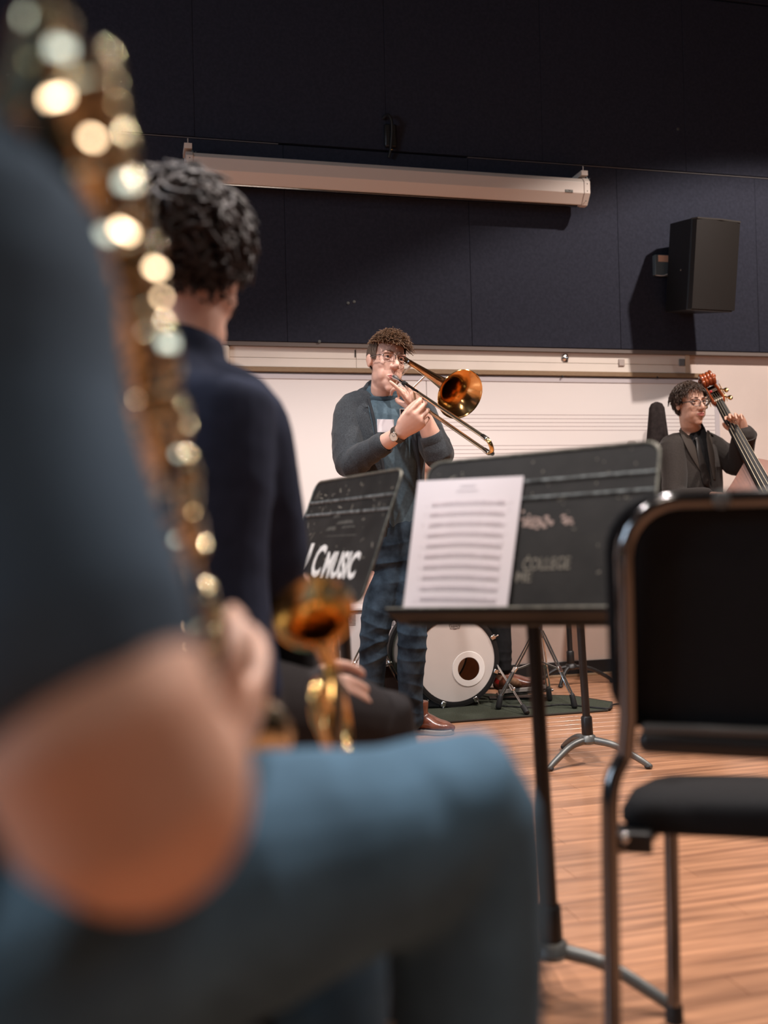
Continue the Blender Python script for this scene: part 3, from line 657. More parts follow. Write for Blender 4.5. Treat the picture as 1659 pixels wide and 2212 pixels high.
RB = 0.075
arch_ = [CP(0.02, 0.012, 0.56), CP(0.026, 0.0, 0.62), CP(0.028, -0.035, 0.80)]
for k in range(7):
    a = math.pi - k / 6 * math.pi / 2; arch_.append(CP(0.028 + RB + RB * math.cos(a), -0.045 - 0.006 * k / 6, 0.848 + RB * math.sin(a)))
for k in range(7):
    a = math.pi / 2 - k / 6 * math.pi / 2; arch_.append(CP(CW - 0.028 - RB + RB * math.cos(a), -0.051 + 0.006 * k / 6, 0.848 + RB * math.sin(a)))
arch_ += [CP(CW - 0.028, -0.035, 0.80), CP(CW - 0.026, 0.0, 0.62), CP(CW - 0.02, 0.012, 0.56)]
mb = MB(); mb.tube(arch_, 0.0135, 14); build(mb, 'back_frame', DCHROME, ch)
# moulded shell in front of the tube
def shell(z0, z1, f0, r, grow):
    mb = MB(); n = 9; rings = []
    poly = rrect(CW - 0.03 + grow, z1 - z0, r, 8)
    for th_ in (0.0, 0.018):
        rings.append([CP(CW / 2 + p[0], f0(p[1] + (z0 + z1) / 2) + th_ - 0.02 * (1 - (2 * p[0] / CW) ** 2) * 0, p[1] + (z0 + z1) / 2) for p in poly])
    mb.rings(rings); return mb
lean = lambda z: 0.022 - 0.16 * max(0, z - 0.6) 
build(shell(0.588, 0.935, lambda z: lean(z) , 0.08, 0.03), 'backrest', UPH, ch, bevel=0.006)
mb = MB(); mb.tube([CP(0.05, 0.005, 0.584), CP(CW / 2, 0.004, 0.580), CP(CW - 0.05, 0.005, 0.584)], (0.012, 0.017), 12, sub=4, round_=True); build(mb, 'back_lower_rail', PLAST, ch)
mb = MB(); mb.tube([CP(0.05, 0.0, 0.604), CP(CW / 2, -0.001, 0.602), CP(CW - 0.05, 0.0, 0.604)], 0.007, 10, sub=4, round_=True); build(mb, 'back_trim', mat('grey trim', (0.09, 0.085, 0.08), 0.4), ch)
mb = MB(); mb.lathe([(0, 0.012), (0.004, 0.011), (0.006, 0.0)], CP(0.155, -0.062, 0.923), -CF, 14); build(mb, 'stud', STEELG, ch)
# padded seat, sloping a little to the front
def seat_ring(f, inset, zt, zb, rad=0.02):
    w0 = CW - 0.024 - inset * 2
    pts = [(-w0 / 2, zb + rad), (-w0 / 2, zt - rad), (-w0 / 2 + rad * 0.4, zt - rad * 0.3), (-w0 / 2 + rad * 1.6, zt), (0, zt + 0.004), (w0 / 2 - rad * 1.6, zt), (w0 / 2 - rad * 0.4, zt - rad * 0.3), (w0 / 2, zt - rad), (w0 / 2, zb + rad), (w0 / 2 - rad, zb), (-w0 / 2 + rad, zb)]
    return [CP(CW / 2 + p[0], f, p[1]) for p in pts]
mb = MB(); mb.rings([seat_ring(0.035, 0.02, 0.468, 0.455, 0.006), seat_ring(0.037, 0.005, 0.482, 0.445), seat_ring(0.06, 0.0, 0.492, 0.436), seat_ring(0.15, 0.01, 0.485, 0.428), seat_ring(0.30, 0.045, 0.464, 0.415), seat_ring(0.385, 0.065, 0.444, 0.405), seat_ring(0.41, 0.075, 0.424, 0.403, 0.008)])
build(mb, 'seat', UPH, ch, angle=70)

# ================================================================== drum mat and kit
m0, m1, m2_, m3_ = FL(905, 1567), FL(1312, 1537), FL(1322, 1520), FL(1235, 1506)
poly = [V(-0.65, 4.45, 0), m0, m1, FL(1321, 1531), m2_, m3_, V(0.4, 5.22, 0), V(-0.60, 5.05, 0)]
mb = MB(); n = len(poly); mb.prism([(p[0], p[1]) for p in poly], V(0, 0, 0.0005), V(1, 0, 0), V(0, 1, 0), ZV * 0.008)
rug = tag(build(mb, 'drum_mat', MATG, smooth=False, base=(0.3, 4.8, 0.0005)), 'dark green carpet mat under the drum kit', 'rug')
mb = MB(); mb.tube([p + ZV * 0.006 for p in poly], 0.005, 6, closed=True); build(mb, 'binding', mat('mat binding', srgb(48, 44, 38), 0.9), rug)
# bass drum
KC = P(985, 1428, 4.83); ya = math.radians(17); KA = V(math.sin(ya), -math.cos(ya), 0.0); KR = 0.212
KC[2] = 0.009 + 0.228
kd = thing('bass_drum', 'small bass drum with white head and dark olive shell', 'drum', V(KC[0], KC[1], 0.009))
KX = nz(np.cross(ZV, KA)) ; KX = KX if KX[0] > 0 else -KX
mb = MB(); mb.lathe([(-0.36, KR), (-0.03, KR), (-0.03, KR - 0.008), (-0.36, KR - 0.008)], KC, KA, 56); mb.lathe([(-0.36, KR - 0.008), (-0.36, KR)], KC, KA, 56); build(mb, 'shell', OLIVE, kd)
mb = MB(); mb.lathe([(-0.345, KR - 0.010), (-0.035, KR - 0.010)], KC, KA, 48); build(mb, 'inner_shell', MAPLE, kd)
mb = MB(); mb.lathe([(-0.375, 0.0), (-0.375, KR - 0.004)], KC, KA, 48); build(mb, 'batter_head', BATTER, kd, smooth=False)
mb = MB(); mb.tube([KC - KA * 0.30 + KX * 0.05 - ZV * 0.2, KC - KA * 0.33 + KX * 0.055 - ZV * 0.05], 0.005, 8); mb.ell(KC - KA * 0.345 + KX * 0.056 - ZV * 0.03, 0.022); build(mb, 'beater', RUBBER, kd)
HS_ = KX * 0.066 - ZV * 0.048; HR = 0.058
def head_disc(r_out, h, hole_c, hole_r, n=64):
    mb = MB(); A = []; B = []
    for k in range(n):
        a = 2 * math.pi * k / n; dirv = KX * math.cos(a) + ZV * math.sin(a); A.append(KC + KA * h + hole_c + dirv * hole_r)
        # ray from the hole centre out to the rim
        b = hole_c.dot(dirv); t = -b + math.sqrt(b * b + r_out ** 2 - hole_c.dot(hole_c)); B.append(KC + KA * h + hole_c + dirv * t)
    mb.rings([A, B], cap=False); return mb
build(head_disc(KR - 0.006, -0.004, HS_, HR), 'drum_head', DRUMW, kd, smooth=False)
mb = MB(); mb.lathe([(-0.0035, HR - 0.002), (-0.0015, HR - 0.001), (-0.001, HR + 0.026), (-0.0035, HR + 0.028)], KC + HS_, KA, 48); build(mb, 'port_ring', mat('port ring', srgb(246, 240, 234), 0.45), kd)
for h0 in (-0.012, -0.385):
    mb = MB(); mb.lathe([(h0 - 0.028, KR + 0.006), (h0 - 0.028, KR + 0.016), (h0 + 0.012, KR + 0.016), (h0 + 0.012, KR - 0.008), (h0 + 0.004, KR - 0.010), (h0 - 0.028, KR + 0.006)], KC, KA, 64); build(mb, 'hoop', EBONY, kd)
    mb = MB(); mb.lathe([(h0 + 0.0125, KR - 0.004), (h0 + 0.0135, KR + 0.004), (h0 + 0.0125, KR + 0.010)], KC, KA, 64); build(mb, 'hoop_inlay', EBONY, kd)
for k in range(8):
    a = math.radians(22.5 + 45 * k + 4); dv = KX * math.cos(a) + ZV * math.sin(a); R_ = np.stack([nz(np.cross(KA, dv)), KA, dv], 1)
    mb = MB(); mb.box(KC + dv * (KR + 0.018) - KA * 0.016, (0.022, 0.034, 0.008), R_); mb.box(KC + dv * (KR + 0.008) + KA * 0.002, (0.022, 0.006, 0.024), R_); cl = build(mb, 'claw', CHROME, kd, bevel=0.003)
    mb = MB(); mb.tube([KC + dv * (KR + 0.026) - KA * 0.01, KC + dv * (KR + 0.026) - KA * 0.10], 0.0035, 8); mb.box(KC + dv * (KR + 0.026) + KA * 0.004, (0.006, 0.02, 0.018), R_); build(mb, 'tension_rod', CHROME, cl, bevel=0.002)
    mb = MB(); mb.box(KC + dv * (KR + 0.008) - KA * 0.13, (0.02, 0.05, 0.018), R_); build(mb, 'lug', CHROME, kd, bevel=0.004)
lg_o = KC + KA * -0.0035 + ZV * 0.168
CRN = mat('logo ink', srgb(70, 64, 62), 0.6)
tm = text_mb('REMO', 0.0165, lg_o - KX * 0.0205 - ZV * 0.012, KX, ZV, KA, 0.0002); build(tm, 'logo_lettering', CRN, kd, smooth=False)
cr = [(-0.028, 0.014), (-0.024, -0.014), (0.024, -0.014), (0.028, 0.014), (0.019, 0.004), (0.0135, 0.016), (0.007, 0.005), (0.0, 0.019), (-0.007, 0.005), (-0.0135, 0.016), (-0.019, 0.004)]
mb = MB(); mb.tube([lg_o + KX * a + ZV * (b - 0.002) + KA * 0.0006 for a, b in cr], 0.0009, 4, closed=True); build(mb, 'logo_crown', CRN, kd, smooth=False)
mb = MB(); mb.tube([lg_o + KX * a * 0.3 + ZV * (-0.018 - abs(b) * 0.1) + KA * 0.0005 for a, b in cr], 0.0006, 4, closed=True); build(mb, 'logo_mark', CRN, kd, smooth=False)
for sx, fpt in ((1, FL(1138, 1548)), (-1, None)):
    top = KC + KX * sx * (KR + 0.004) - KA * 0.02 - ZV * 0.03
    ft = fpt + ZV * 0.02 if fpt is not None else V(KC[0] - 0.30, KC[1] - 0.05, 0.03)
    mb = MB(); mb.tube([top, ft], 0.0052, 10); sp_ = build(mb, 'spur', CHROME, kd)
    d = nz(ft - top); mb = MB(); mb.lathe([(-0.045, 0.006), (-0.045, 0.013), (-0.01, 0.014), (0.006, 0.012), (0.010, 0.0)], ft, d, 14); build(mb, 'rubber_tip', RUBBER, sp_)
    mid = top * 0.46 + ft * 0.54; mb = MB(); mb.lathe([(-0.02, 0.006), (-0.018, 0.010), (0.018, 0.010), (0.02, 0.006)], mid, d, 12); mb.ell(mid + KX * 0.012, 0.007, nu=8, nv=6); build(mb, 'spur_clamp', CHROME, sp_)
mb = MB(); q = FL(925, 1532); mb.box(V(q[0], q[1] + 0.02, 0.045), (0.12, 0.10, 0.07)); 
pd = tag(build(mb, 'pedal_anchor', RUBBER, bevel=0.01, base=(q[0], q[1], 0.01)), 'squat black block on the mat at the drum\'s lower left edge', 'block')
for k in (-1, 0, 1):
    mb = MB(); mb.ell(V(q[0] + 0.035 * k, q[1] - 0.032, 0.05), 0.006, nu=8, nv=6); build(mb, 'screw', CHROME, pd)
# tripod drum stands
def tripod(label, hub, feet, toppt, ringz):
    t = thing('drum_stand', label, 'drum stand', V(hub[0], hub[1], 0.009), 'chrome drum stands')
    hub = np.asarray(hub, float)
    mb = MB(); mb.lathe([(-0.035, 0.012), (-0.035, 0.02), (0.03, 0.02), (0.04, 0.014)], hub, ZV, 16); build(mb, 'hub', CHROME, t)
    mb = MB(); mb.tube([V(hub[0], hub[1], 0.05), toppt], 0.0115, 14); build(mb, 'pole', CHROME, t)
    low = V(hub[0], hub[1], ringz); mb = MB(); mb.lathe([(-0.015, 0.011), (-0.015, 0.018), (0.015, 0.018), (0.015, 0.011)], low, ZV, 14); build(mb, 'lower_collar', CHROME, t)
    for f in feet:
        f = np.asarray(f, float); d = nz((f - hub) * V(1, 1, 0)); sd = np.cross(d, ZV) * 0.009; a = hub + d * 0.02; e = f + ZV * 0.05 - d * 0.006
        kn = a * 0.42 + e * 0.58
        mb = MB()
        for s_ in (-1, 1):
            mb.tube([a + sd * s_ * 0.8, a * 0.9 + e * 0.1 + sd * s_, a * 0.5 + e * 0.5 + sd * s_, kn + sd * s_ * 0.5, a * 0.36 + e * 0.64 + sd * s_, a * 0.08 + e * 0.92 + sd * s_, e + sd * s_ * 0.5], 0.0045, 8)
        lg = build(mb, 'leg', CHROME, t)
        mb = MB(); mb.box(kn, (0.03, 0.026, 0.012), np.stack([nz(e - a), nz(sd), nz(np.cross(e - a, sd))], 1)); build(mb, 'rivet_plate', CHROME, lg, bevel=0.003)
        mb = MB(); mb.tube([low + d * 0.015, kn], 0.0045, 8); build(mb, 'brace', CHROME, t)
        mb = MB(); mb.tube([e + nz(a - e) * 0.012, f + ZV * 0.012], [(0.013, 0.013), (0.019, 0.015)], 12, round_=True)
        for kk in range(3): pass
        build(mb, 'rubber_foot', RUBBER, lg)
    return t
tripod('chrome double-braced drum stand right of the bass drum', P(1163, 1362, 4.86), [FL(1077, 1532, 0.009), FL(1241, 1530, 0.009), FL(1187, 1514, 0.009)], P(1161, 1270, 4.86), 0.215)
hub2 = P(803, 1362, 4.75)
tripod('chrome drum stand half hidden behind the trombonist\'s legs', hub2, [FL(742, 1500, 0.009), FL(868, 1500, 0.009), V(hub2[0] + 0.05, hub2[1] + 0.25, 0.009)], P(803, 1290, 4.75), 0.2)
# kettle on a shell: dark tom left of the stands
tc = P(690, 1395, 4.9); tm_ = thing('floor_tom', 'dark floor tom with brass lugs at the left behind the players', 'drum', V(tc[0], tc[1], 0.0))
mb = MB(); mb.lathe([(-0.12, 0.0), (-0.12, 0.098), (-0.09, 0.1), (0.10, 0.1), (0.11, 0.098)], tc, ZV, 32); build(mb, 'shell', SPKC, tm_)
mb = MB(); mb.lathe([(0.105, 0.0), (0.108, 0.098), (0.10, 0.106), (0.085, 0.106)], tc, ZV, 32); build(mb, 'head', mat('smoky head', srgb(92, 84, 78), 0.5), tm_)
for k in range(6):
    a = math.radians(60 * k - 50); dv = V(math.cos(a), math.sin(a), 0); mb = MB(); mb.box(tc + dv * 0.104, (0.016, 0.016, 0.05), np.stack([dv, np.cross(ZV, dv), ZV], 1)); build(mb, 'lug', BRASS, tm_, bevel=0.004)
for k in range(3):
    a = math.radians(120 * k + 10); dv = V(math.cos(a), math.sin(a), 0); mb = MB(); mb.tube([tc + dv * 0.112 + ZV * 0.03, V(*(tc + dv * 0.112)[:2], 0.02)], 0.006, 8); build(mb, 'leg', CHROME, tm_)
mb = MB(); mb.tube([FL(1075, 1524, 0.012), FL(1150, 1528, 0.012), FL(1215, 1522, 0.012), FL(1290, 1529, 0.012), FL(1318, 1530, 0.012), FL(1330, 1521, 0.008), FL(1420, 1516, 0.006)], 0.0045, 8, sub=5)
tag(build(mb, 'floor_cable', RUBBER), 'thin black cable lying across the green drum mat', 'cable')
# black cloth draped over a tall rest
dc = P(1420, 945, 5.72); dt = P(1419, 868, 5.72)
mb = MB(); rings = []
for k, (z, a) in enumerate(((0.0, 0.17), (0.3, 0.15), (0.6, 0.135), (0.85, 0.11), (1.1, 0.085), (1.22, 0.075), (1.36, 0.062), (1.50, 0.048), (1.565, 0.042), (1.59, 0.030), (1.60, 0.008))):
    top = dt[2] / 1.60; rings.append([V(dc[0], dc[1], z * top) + V(math.cos(t) * a * (1 + 0.10 * math.sin(5 * t + z)), math.sin(t) * a * 0.8 * (1 + 0.10 * math.sin(5 * t + z)), 0) for t in [2 * math.pi * i / 36 for i in range(36)]])
mb.rings(rings); tag(build(mb, 'draped_cloth', mat('black felt drape', srgb(50, 44, 43), 0.95, var=0.2, scale=50, spec=0.1), angle=80), 'tall black cloth cover standing beside the bass player', 'cover')

# ================================================================== people: helpers
def frame_from(yaw, roll=0.0, pitch=0.0):
    """head frame facing the camera side; yaw > 0 turns to image right; columns are (subject right, front, up)"""
    f = V(math.sin(yaw) * math.cos(pitch), -math.cos(yaw) * math.cos(pitch), math.sin(pitch))
    u = nz(V(0, 0, 1) - f * f[2]); x = np.cross(f, u)
    c_, s_ = math.cos(roll), math.sin(roll)          # roll > 0 tips the crown to image right
    u2 = u * c_ - x * s_; x2 = x * c_ + u * s_
    return np.stack([x2, f, u2], 1)
def limb(mb, pts, rad, ref=None, n=16, sub=4): mb.tube(pts, rad, n, ref=ref, sub=sub, round_=True)
def bent(mb, pts, rad, n=16):
    for a, b, r0, r1 in zip(pts[:-1], pts[1:], rad[:-1], rad[1:]):
        mb.tube([a, a * 0.67 + b * 0.33, a * 0.33 + b * 0.67, b], [r0, r0 * 0.6 + r1 * 0.4 + 0.002, r0 * 0.35 + r1 * 0.65 + 0.002, r1], n, round_=True)
def head_parts(mb, o, R, k=1.0, nose=1.0, ears=True, dz=0.0):
    g = lambda x, y, z: o + R @ (V(x, y, z) * k)
    e = lambda c, r: mb.ell(g(*c), np.array(r) * k, R, 20, 14)
    e((0, -0.014, 0.040), (0.074, 0.094, 0.083)); e((0, 0.022, -0.012), (0.064, 0.068, 0.088)); e((0, 0.028, -0.066 - dz * 0.8), (0.048, 0.052, 0.042)); e((0, 0.034, -0.045 - dz * 0.5), (0.053, 0.056, 0.05))
    e((0, 0.068, -0.097 - dz), (0.021, 0.018, 0.017)); e((0, 0.060, -0.074 - dz), (0.032, 0.027, 0.028))
    for s in (-1, 1):
        e((s * 0.038, 0.052, -0.014), (0.022, 0.025, 0.030)); e((s * 0.034, 0.046, -0.046 - dz * 0.5), (0.022, 0.030, 0.036)); e((s * 0.044, 0.018, -0.050 - dz * 0.6), (0.014, 0.036, 0.032))
        e((s * 0.030, 0.078, 0.031), (0.024, 0.013, 0.010)); e((s * 0.0125, 0.098, -0.026), (0.0085, 0.010, 0.008))
        if ears: e((s * 0.074, -0.008, 0.000), (0.009, 0.018, 0.030)); e((s * 0.080, -0.014, 0.008), (0.006, 0.015, 0.020))
    mb.tube([g(0, 0.083, 0.026), g(0, 0.097, 0.002), g(0, 0.112 * (0.9 + 0.1 * nose), -0.019), g(0, 0.104, -0.029)], [0.0085 * k, 0.009 * k, 0.0115 * k, 0.008 * k], 12, sub=3, round_=True)
    e((0, 0.085, -0.056 - dz), (0.026, 0.012, 0.016))
def head_post(o, R, k=1.0):
    def f(v, n):
        q = (v - o) @ R / k
        d = np.zeros(len(v))
        for s in (-1, 1):
            dd = ((q[:, 0] - s * 0.031) / 0.017) ** 2 + ((q[:, 2] - 0.014) / 0.011) ** 2
            d += np.where(q[:, 1] > 0.03, 0.010 * np.exp(-dd), 0)
        return v - (d * k)[:, None] * R[:, 1][None, :]
    return f
def face_parts(t, o, R, k, eye=EYEB, brow=HAIRD, lip=LIPS, lip_open=0.0, skin=SKIN, dz=0.0):
    g = lambda x, y, z: o + R @ (V(x, y, z - (dz if z < -0.03 else 0)) * k)
    for s in (-1, 1):
        mb = MB(); mb.ell(g(s * 0.031, 0.0695, 0.0155), 0.0120 * k, R, 16, 12); ey = build(mb, 'eye', EYEW, t)
        mb = MB(); mb.ell(g(s * 0.031 + 0.001, 0.0785, 0.0155), np.array([0.0058, 0.0042, 0.0058]) * k, R, 12, 8); build(mb, 'iris', eye, ey)
        mb = MB(); mb.tube([g(s * 0.031 - 0.0145, 0.0735, 0.0165), g(s * 0.031 - 0.006, 0.0815, 0.0215), g(s * 0.031 + 0.006, 0.0815, 0.0215), g(s * 0.031 + 0.0145, 0.0735, 0.0165)], np.array([0.0030, 0.0030]) * k, 8, sub=4, round_=True); build(mb, 'eyelid', skin, t)
        mb = MB(); mb.tube([g(s * 0.031 - 0.014, 0.0755, 0.008), g(s * 0.031, 0.0805, 0.0058), g(s * 0.031 + 0.014, 0.0755, 0.008)], np.array([0.0026, 0.0026]) * k, 8, sub=4, round_=True); build(mb, 'eyelid', skin, t)
        mb = MB(); mb.tube([g(s * 0.014, 0.0900, 0.0345), g(s * 0.028, 0.0885, 0.0375), g(s * 0.044, 0.0785, 0.0375), g(s * 0.054, 0.067, 0.033)], [(0.002 * k, 0.0034 * k), (0.0022 * k, 0.0042 * k), (0.002 * k, 0.0034 * k), (0.0012 * k, 0.0016 * k)], 8, sub=4, ref=R[:, 1], round_=True); build(mb, 'eyebrow', brow, t)
    mb = MB()
    mb.tube([g(-0.024, 0.0865, -0.0535), g(-0.010, 0.0975, -0.0505), g(0, 0.0985, -0.052), g(0.010, 0.0975, -0.0505), g(0.024, 0.0865, -0.0535)], [(0.0015 * k, 0.0015 * k), (0.0045 * k, 0.0040 * k), (0.0045 * k, 0.0036 * k), (0.0045 * k, 0.0040 * k), (0.0015 * k, 0.0015 * k)], 10, sub=4, round_=True)
    zl = -0.0595 - lip_open
    mb.tube([g(-0.022, 0.0865, -0.0545), g(-0.009, 0.0960, zl), g(0.009, 0.0960, zl), g(0.022, 0.0865, -0.0545)], [(0.0015 * k, 0.0015 * k), (0.0048 * k, 0.0048 * k), (0.0048 * k, 0.0048 * k), (0.0015 * k, 0.0015 * k)], 10, sub=4, round_=True)
    build(mb, 'lips', lip, t)
    if lip_open:
        mb = MB(); mb.ell(g(0, 0.093, -0.0555 - lip_open / 2), np.array([0.014, 0.003, 0.002 + lip_open / 2]) * k, R); build(mb, 'mouth_gap', RUBBER, t)
def tufts(o, R, k, n, keep, length, rad, curl, turns, lift=0.0, sweep=(0, 0, 0), seed=1, r0=(0.076, 0.096, 0.085), c0=(0, -0.014, 0.040), npt=7):
    """locks of hair growing from the scalp ellipsoid; keep(q) says how long a lock is at local point q (0 = none)"""
    r_ = np.random.default_rng(seed); mb = MB(); ga = math.pi * (3 - math.sqrt(5))
    for i in range(n):
        z = 1 - 2 * (i + 0.5) / n; th_ = ga * i; rr_ = math.sqrt(1 - z * z)
        u = V(rr_ * math.cos(th_), rr_ * math.sin(th_), z) + r_.normal(size=3) * 0.05; u = nz(u)
        q = np.array(c0) + np.array(r0) * u; kl = keep(q)
        if kl <= 0: continue
        nrm = nz(u / np.array(r0)); L_ = length * kl * r_.uniform(0.75, 1.25)
        t1_ = nz(np.cross(nrm, r_.normal(size=3))); t2_ = np.cross(nrm, t1_); sw = np.array(sweep, float) * L_
        ph = r_.uniform(0, 6.28); hand = r_.choice((-1, 1)); pts = []; rad_ = []
        lay = t1_ * r_.uniform(0.2, 0.7) * L_
        for j in range(npt):
            s = j / (npt - 1)
            a = ph + hand * turns * 2 * math.pi * s
            pts.append(o + R @ ((q - nrm * 0.004 + nrm * (L_ * s * (1 - 0.45 * s) + lift * s) + lay * s * s + sw * s * s + (t1_ * math.cos(a) + t2_ * math.sin(a)) * curl * min(1, s * 2.2)) * k))
            rad_.append(rad * k * (1.0 - 0.7 * s * s))
        mb.tube(pts, rad_, 5)
    return mb
def scalp(o, R, k, keep, grow=0.006, r0=(0.076, 0.096, 0.085), c0=(0, -0.014, 0.040), nu=48, nv=30):
    mb = MB(); vid = {}; vs_ = []; fs = []
    def vert(i, j):
        i %= nu
        if (i, j) not in vid:
            ph = -math.pi / 2 + math.pi * j / nv; th_ = 2 * math.pi * i / nu; u = V(math.cos(ph) * math.cos(th_), math.cos(ph) * math.sin(th_), math.sin(ph))
            q = np.array(c0) + np.array(r0) * u; kk = keep(q); g_ = grow * max(-0.5, min(1, kk * 3)) if kk > 0 else -0.004
            vid[(i, j)] = len(vs_); vs_.append(o + R @ ((q + nz(u) * g_) * k))
        return vid[(i, j)]
    for j in range(nv):
        for i in range(nu):
            ph = -math.pi / 2 + math.pi * (j + 0.5) / nv; th_ = 2 * math.pi * (i + 0.5) / nu; u = V(math.cos(ph) * math.cos(th_), math.cos(ph) * math.sin(th_), math.sin(ph))
            if keep(np.array(c0) + np.array(r0) * u) > 0: fs.append((vert(i, j), vert(i + 1, j), vert(i + 1, j + 1), vert(i, j + 1)))
    mb.add(vs_, fs); return mb
def hand_parts(mb, wrist, fwd, palm, thumb_side, curls, k=1.0, spread=0.05, thumb=None):
    """curls: four (knuckle, middle, tip) bends for index..little; palm = direction the palm faces; thumb_side = direction the thumb side faces"""
    wrist = np.asarray(wrist, float); f = nz(fwd); p = nz(np.asarray(palm) - f * f.dot(palm)); l = nz(np.asarray(thumb_side) - f * f.dot(thumb_side) - p * p.dot(thumb_side))
    mb.tube([wrist - f * 0.01 * k, wrist + f * 0.02 * k, wrist + f * 0.055 * k, wrist + f * 0.088 * k], [(0.026 * k, 0.019 * k), (0.029 * k, 0.018 * k), (0.038 * k, 0.0165 * k), (0.040 * k, 0.0125 * k)], 16, ref=p, sub=3, round_=True)
    mb.ell(wrist + f * 0.035 * k + l * 0.022 * k + p * 0.008 * k, np.array([0.016, 0.028, 0.014]) * k, np.stack([l, f, p], 1))
    base = [(0.088, 0.031), (0.093, 0.0105), (0.089, -0.0105), (0.079, -0.030)]
    lens = [(0.043, 0.026, 0.021), (0.047, 0.029, 0.022), (0.043, 0.027, 0.021), (0.034, 0.021, 0.019)]
    for i in range(4):
        b = wrist + f * base[i][0] * k + l * base[i][1] * k; fan = (1.5 - i) * spread; d0 = nz(f + l * fan); a = 0.0; pts = [b - d0 * 0.018 * k, b]
        for j in range(3):
            a += curls[i][j]; d = d0 * math.cos(a) + p * math.sin(a); pts.append(pts[-1] + d * lens[i][j] * k)
        r0 = (0.0092, 0.0092, 0.0085, 0.0078, 0.0066) if i < 3 else (0.0082, 0.0082, 0.0074, 0.0068, 0.0058)
        mb.tube(pts, [q * k for q in r0], 10, sub=3, round_=True)
    b = wrist + f * 0.030 * k + l * 0.026 * k + p * 0.004 * k
    if thumb is None: thumb = [l * 0.75 + f * 0.65 + p * 0.25, l * 0.25 + f * 0.9 + p * 0.35, f * 0.9 + p * 0.45 - l * 0.1]
    pts = [b]
    for d, ln in zip(thumb, (0.042, 0.034, 0.027)): pts.append(pts[-1] + nz(d) * ln * k)
    mb.tube(pts, [0.0125 * k, 0.0112 * k, 0.0102 * k, 0.0080 * k], 10, sub=3, round_=True)
def shoe(t, heel, toe, mat_, sole=SOLE, h=0.10, w=0.046, shaft=True, name='shoe', lift=0.0):
    heel = np.asarray(heel, float); toe = np.asarray(toe, float); d = nz(toe - heel); u = nz(ZV - d * d[2]); L_ = np.linalg.norm(toe - heel)
    mb = MB(); g = lambda s, z: heel + d * (s * L_) + u * z
    mb.tube([g(0.02, 0.045), g(0.14, 0.055), g(0.38, 0.052), g(0.62, 0.040), g(0.84, 0.034), g(0.99, 0.028)], [(w * 0.62, 0.030), (w * 0.80, 0.038), (w * 0.82, 0.036), (w * 0.98, 0.026), (w * 0.92, 0.020), (w * 0.42, 0.012)], 18, ref=u, sub=4, round_=True)
    if shaft: mb.tube([g(0.17, 0.05), g(0.19, 0.09), g(0.20, h + 0.02)], [(0.036, 0.044), (0.036, 0.042), (0.038, 0.044)], 16, ref=d, sub=3)
    s_ = place(name, remesh(mb, 0.005, 3), mat_, t)
    out = [(-0.01, 0.0), (0.02, 0.62), (0.15, 0.80), (0.38, 0.78), (0.62, 1.02), (0.84, 0.95), (0.97, 0.55), (1.03, 0.0)]
    sd = np.cross(d, u); poly = [heel + d * (a * L_) + sd * (b * w * 1.04) for a, b in out] + [heel + d * (a * L_) - sd * (b * w * 1.04) for a, b in out[-2:0:-1]]
    mb = MB(); n = len(poly); mb.add([p + u * 0.001 for p in poly] + [p + u * 0.022 for p in poly], [tuple(range(n)), tuple(range(2 * n - 1, n - 1, -1))] + [(k, (k + 1) % n, n + (k + 1) % n, n + k) for k in range(n)])
    build(mb, 'sole', sole, s_, bevel=0.003)
    return s_
def glasses(t, o, R, k, frame, rim=0.0012, w=0.025, h=0.016, sq=0.6, full=True, yoff=0.0):
    g = lambda x, y, z: o + R @ (V(x, y, z) * k)
    gl = None; root = bpy.data.objects.new('glasses', None); COL.objects.link(root); root.parent = t
    lens_y = 0.103 + yoff
    for s in (-1, 1):
        lp = []
        for i in range(28):
            a = 2 * math.pi * i / 28; ca, sa = math.cos(a), math.sin(a)
            x = math.copysign(abs(ca) ** sq, ca) * w; z = math.copysign(abs(sa) ** sq, sa) * h
            lp.append(g(s * 0.032 + x, lens_y - 0.0045 * abs((s * 0.032 + x) / 0.05) ** 2 * 2, 0.008 + z))
        mb = MB()
        if full: mb.tube(lp, rim, 6, closed=True)
        else:
            mb.tube(lp[0:15], rim, 6); mb.tube(lp[14:] + [lp[0]], rim * 0.45, 5)
        build(mb, 'rim', frame, root)
        mb = MB(); cen = sum(lp) / 28; mb.add(lp + [cen], [(i, (i + 1) % 28, 28) for i in range(28)]); build(mb, 'lens', LENS, root)
        mb = MB(); mb.tube([g(s * (0.032 + w), lens_y - 0.009, 0.012), g(s * 0.071, 0.080 + yoff, 0.014), g(s * 0.077, 0.03, 0.013), g(s * 0.0775, -0.005, 0.016), g(s * 0.076, -0.03, 0.004)], rim * 1.3, 6, sub=4); build(mb, 'temple', frame, root)
    mb = MB(); mb.tube([g(-0.0085, lens_y, 0.012), g(0, lens_y + 0.003, 0.0145), g(0.0085, lens_y, 0.012)], rim, 6, sub=4); build(mb, 'bridge', frame, root)
    return root

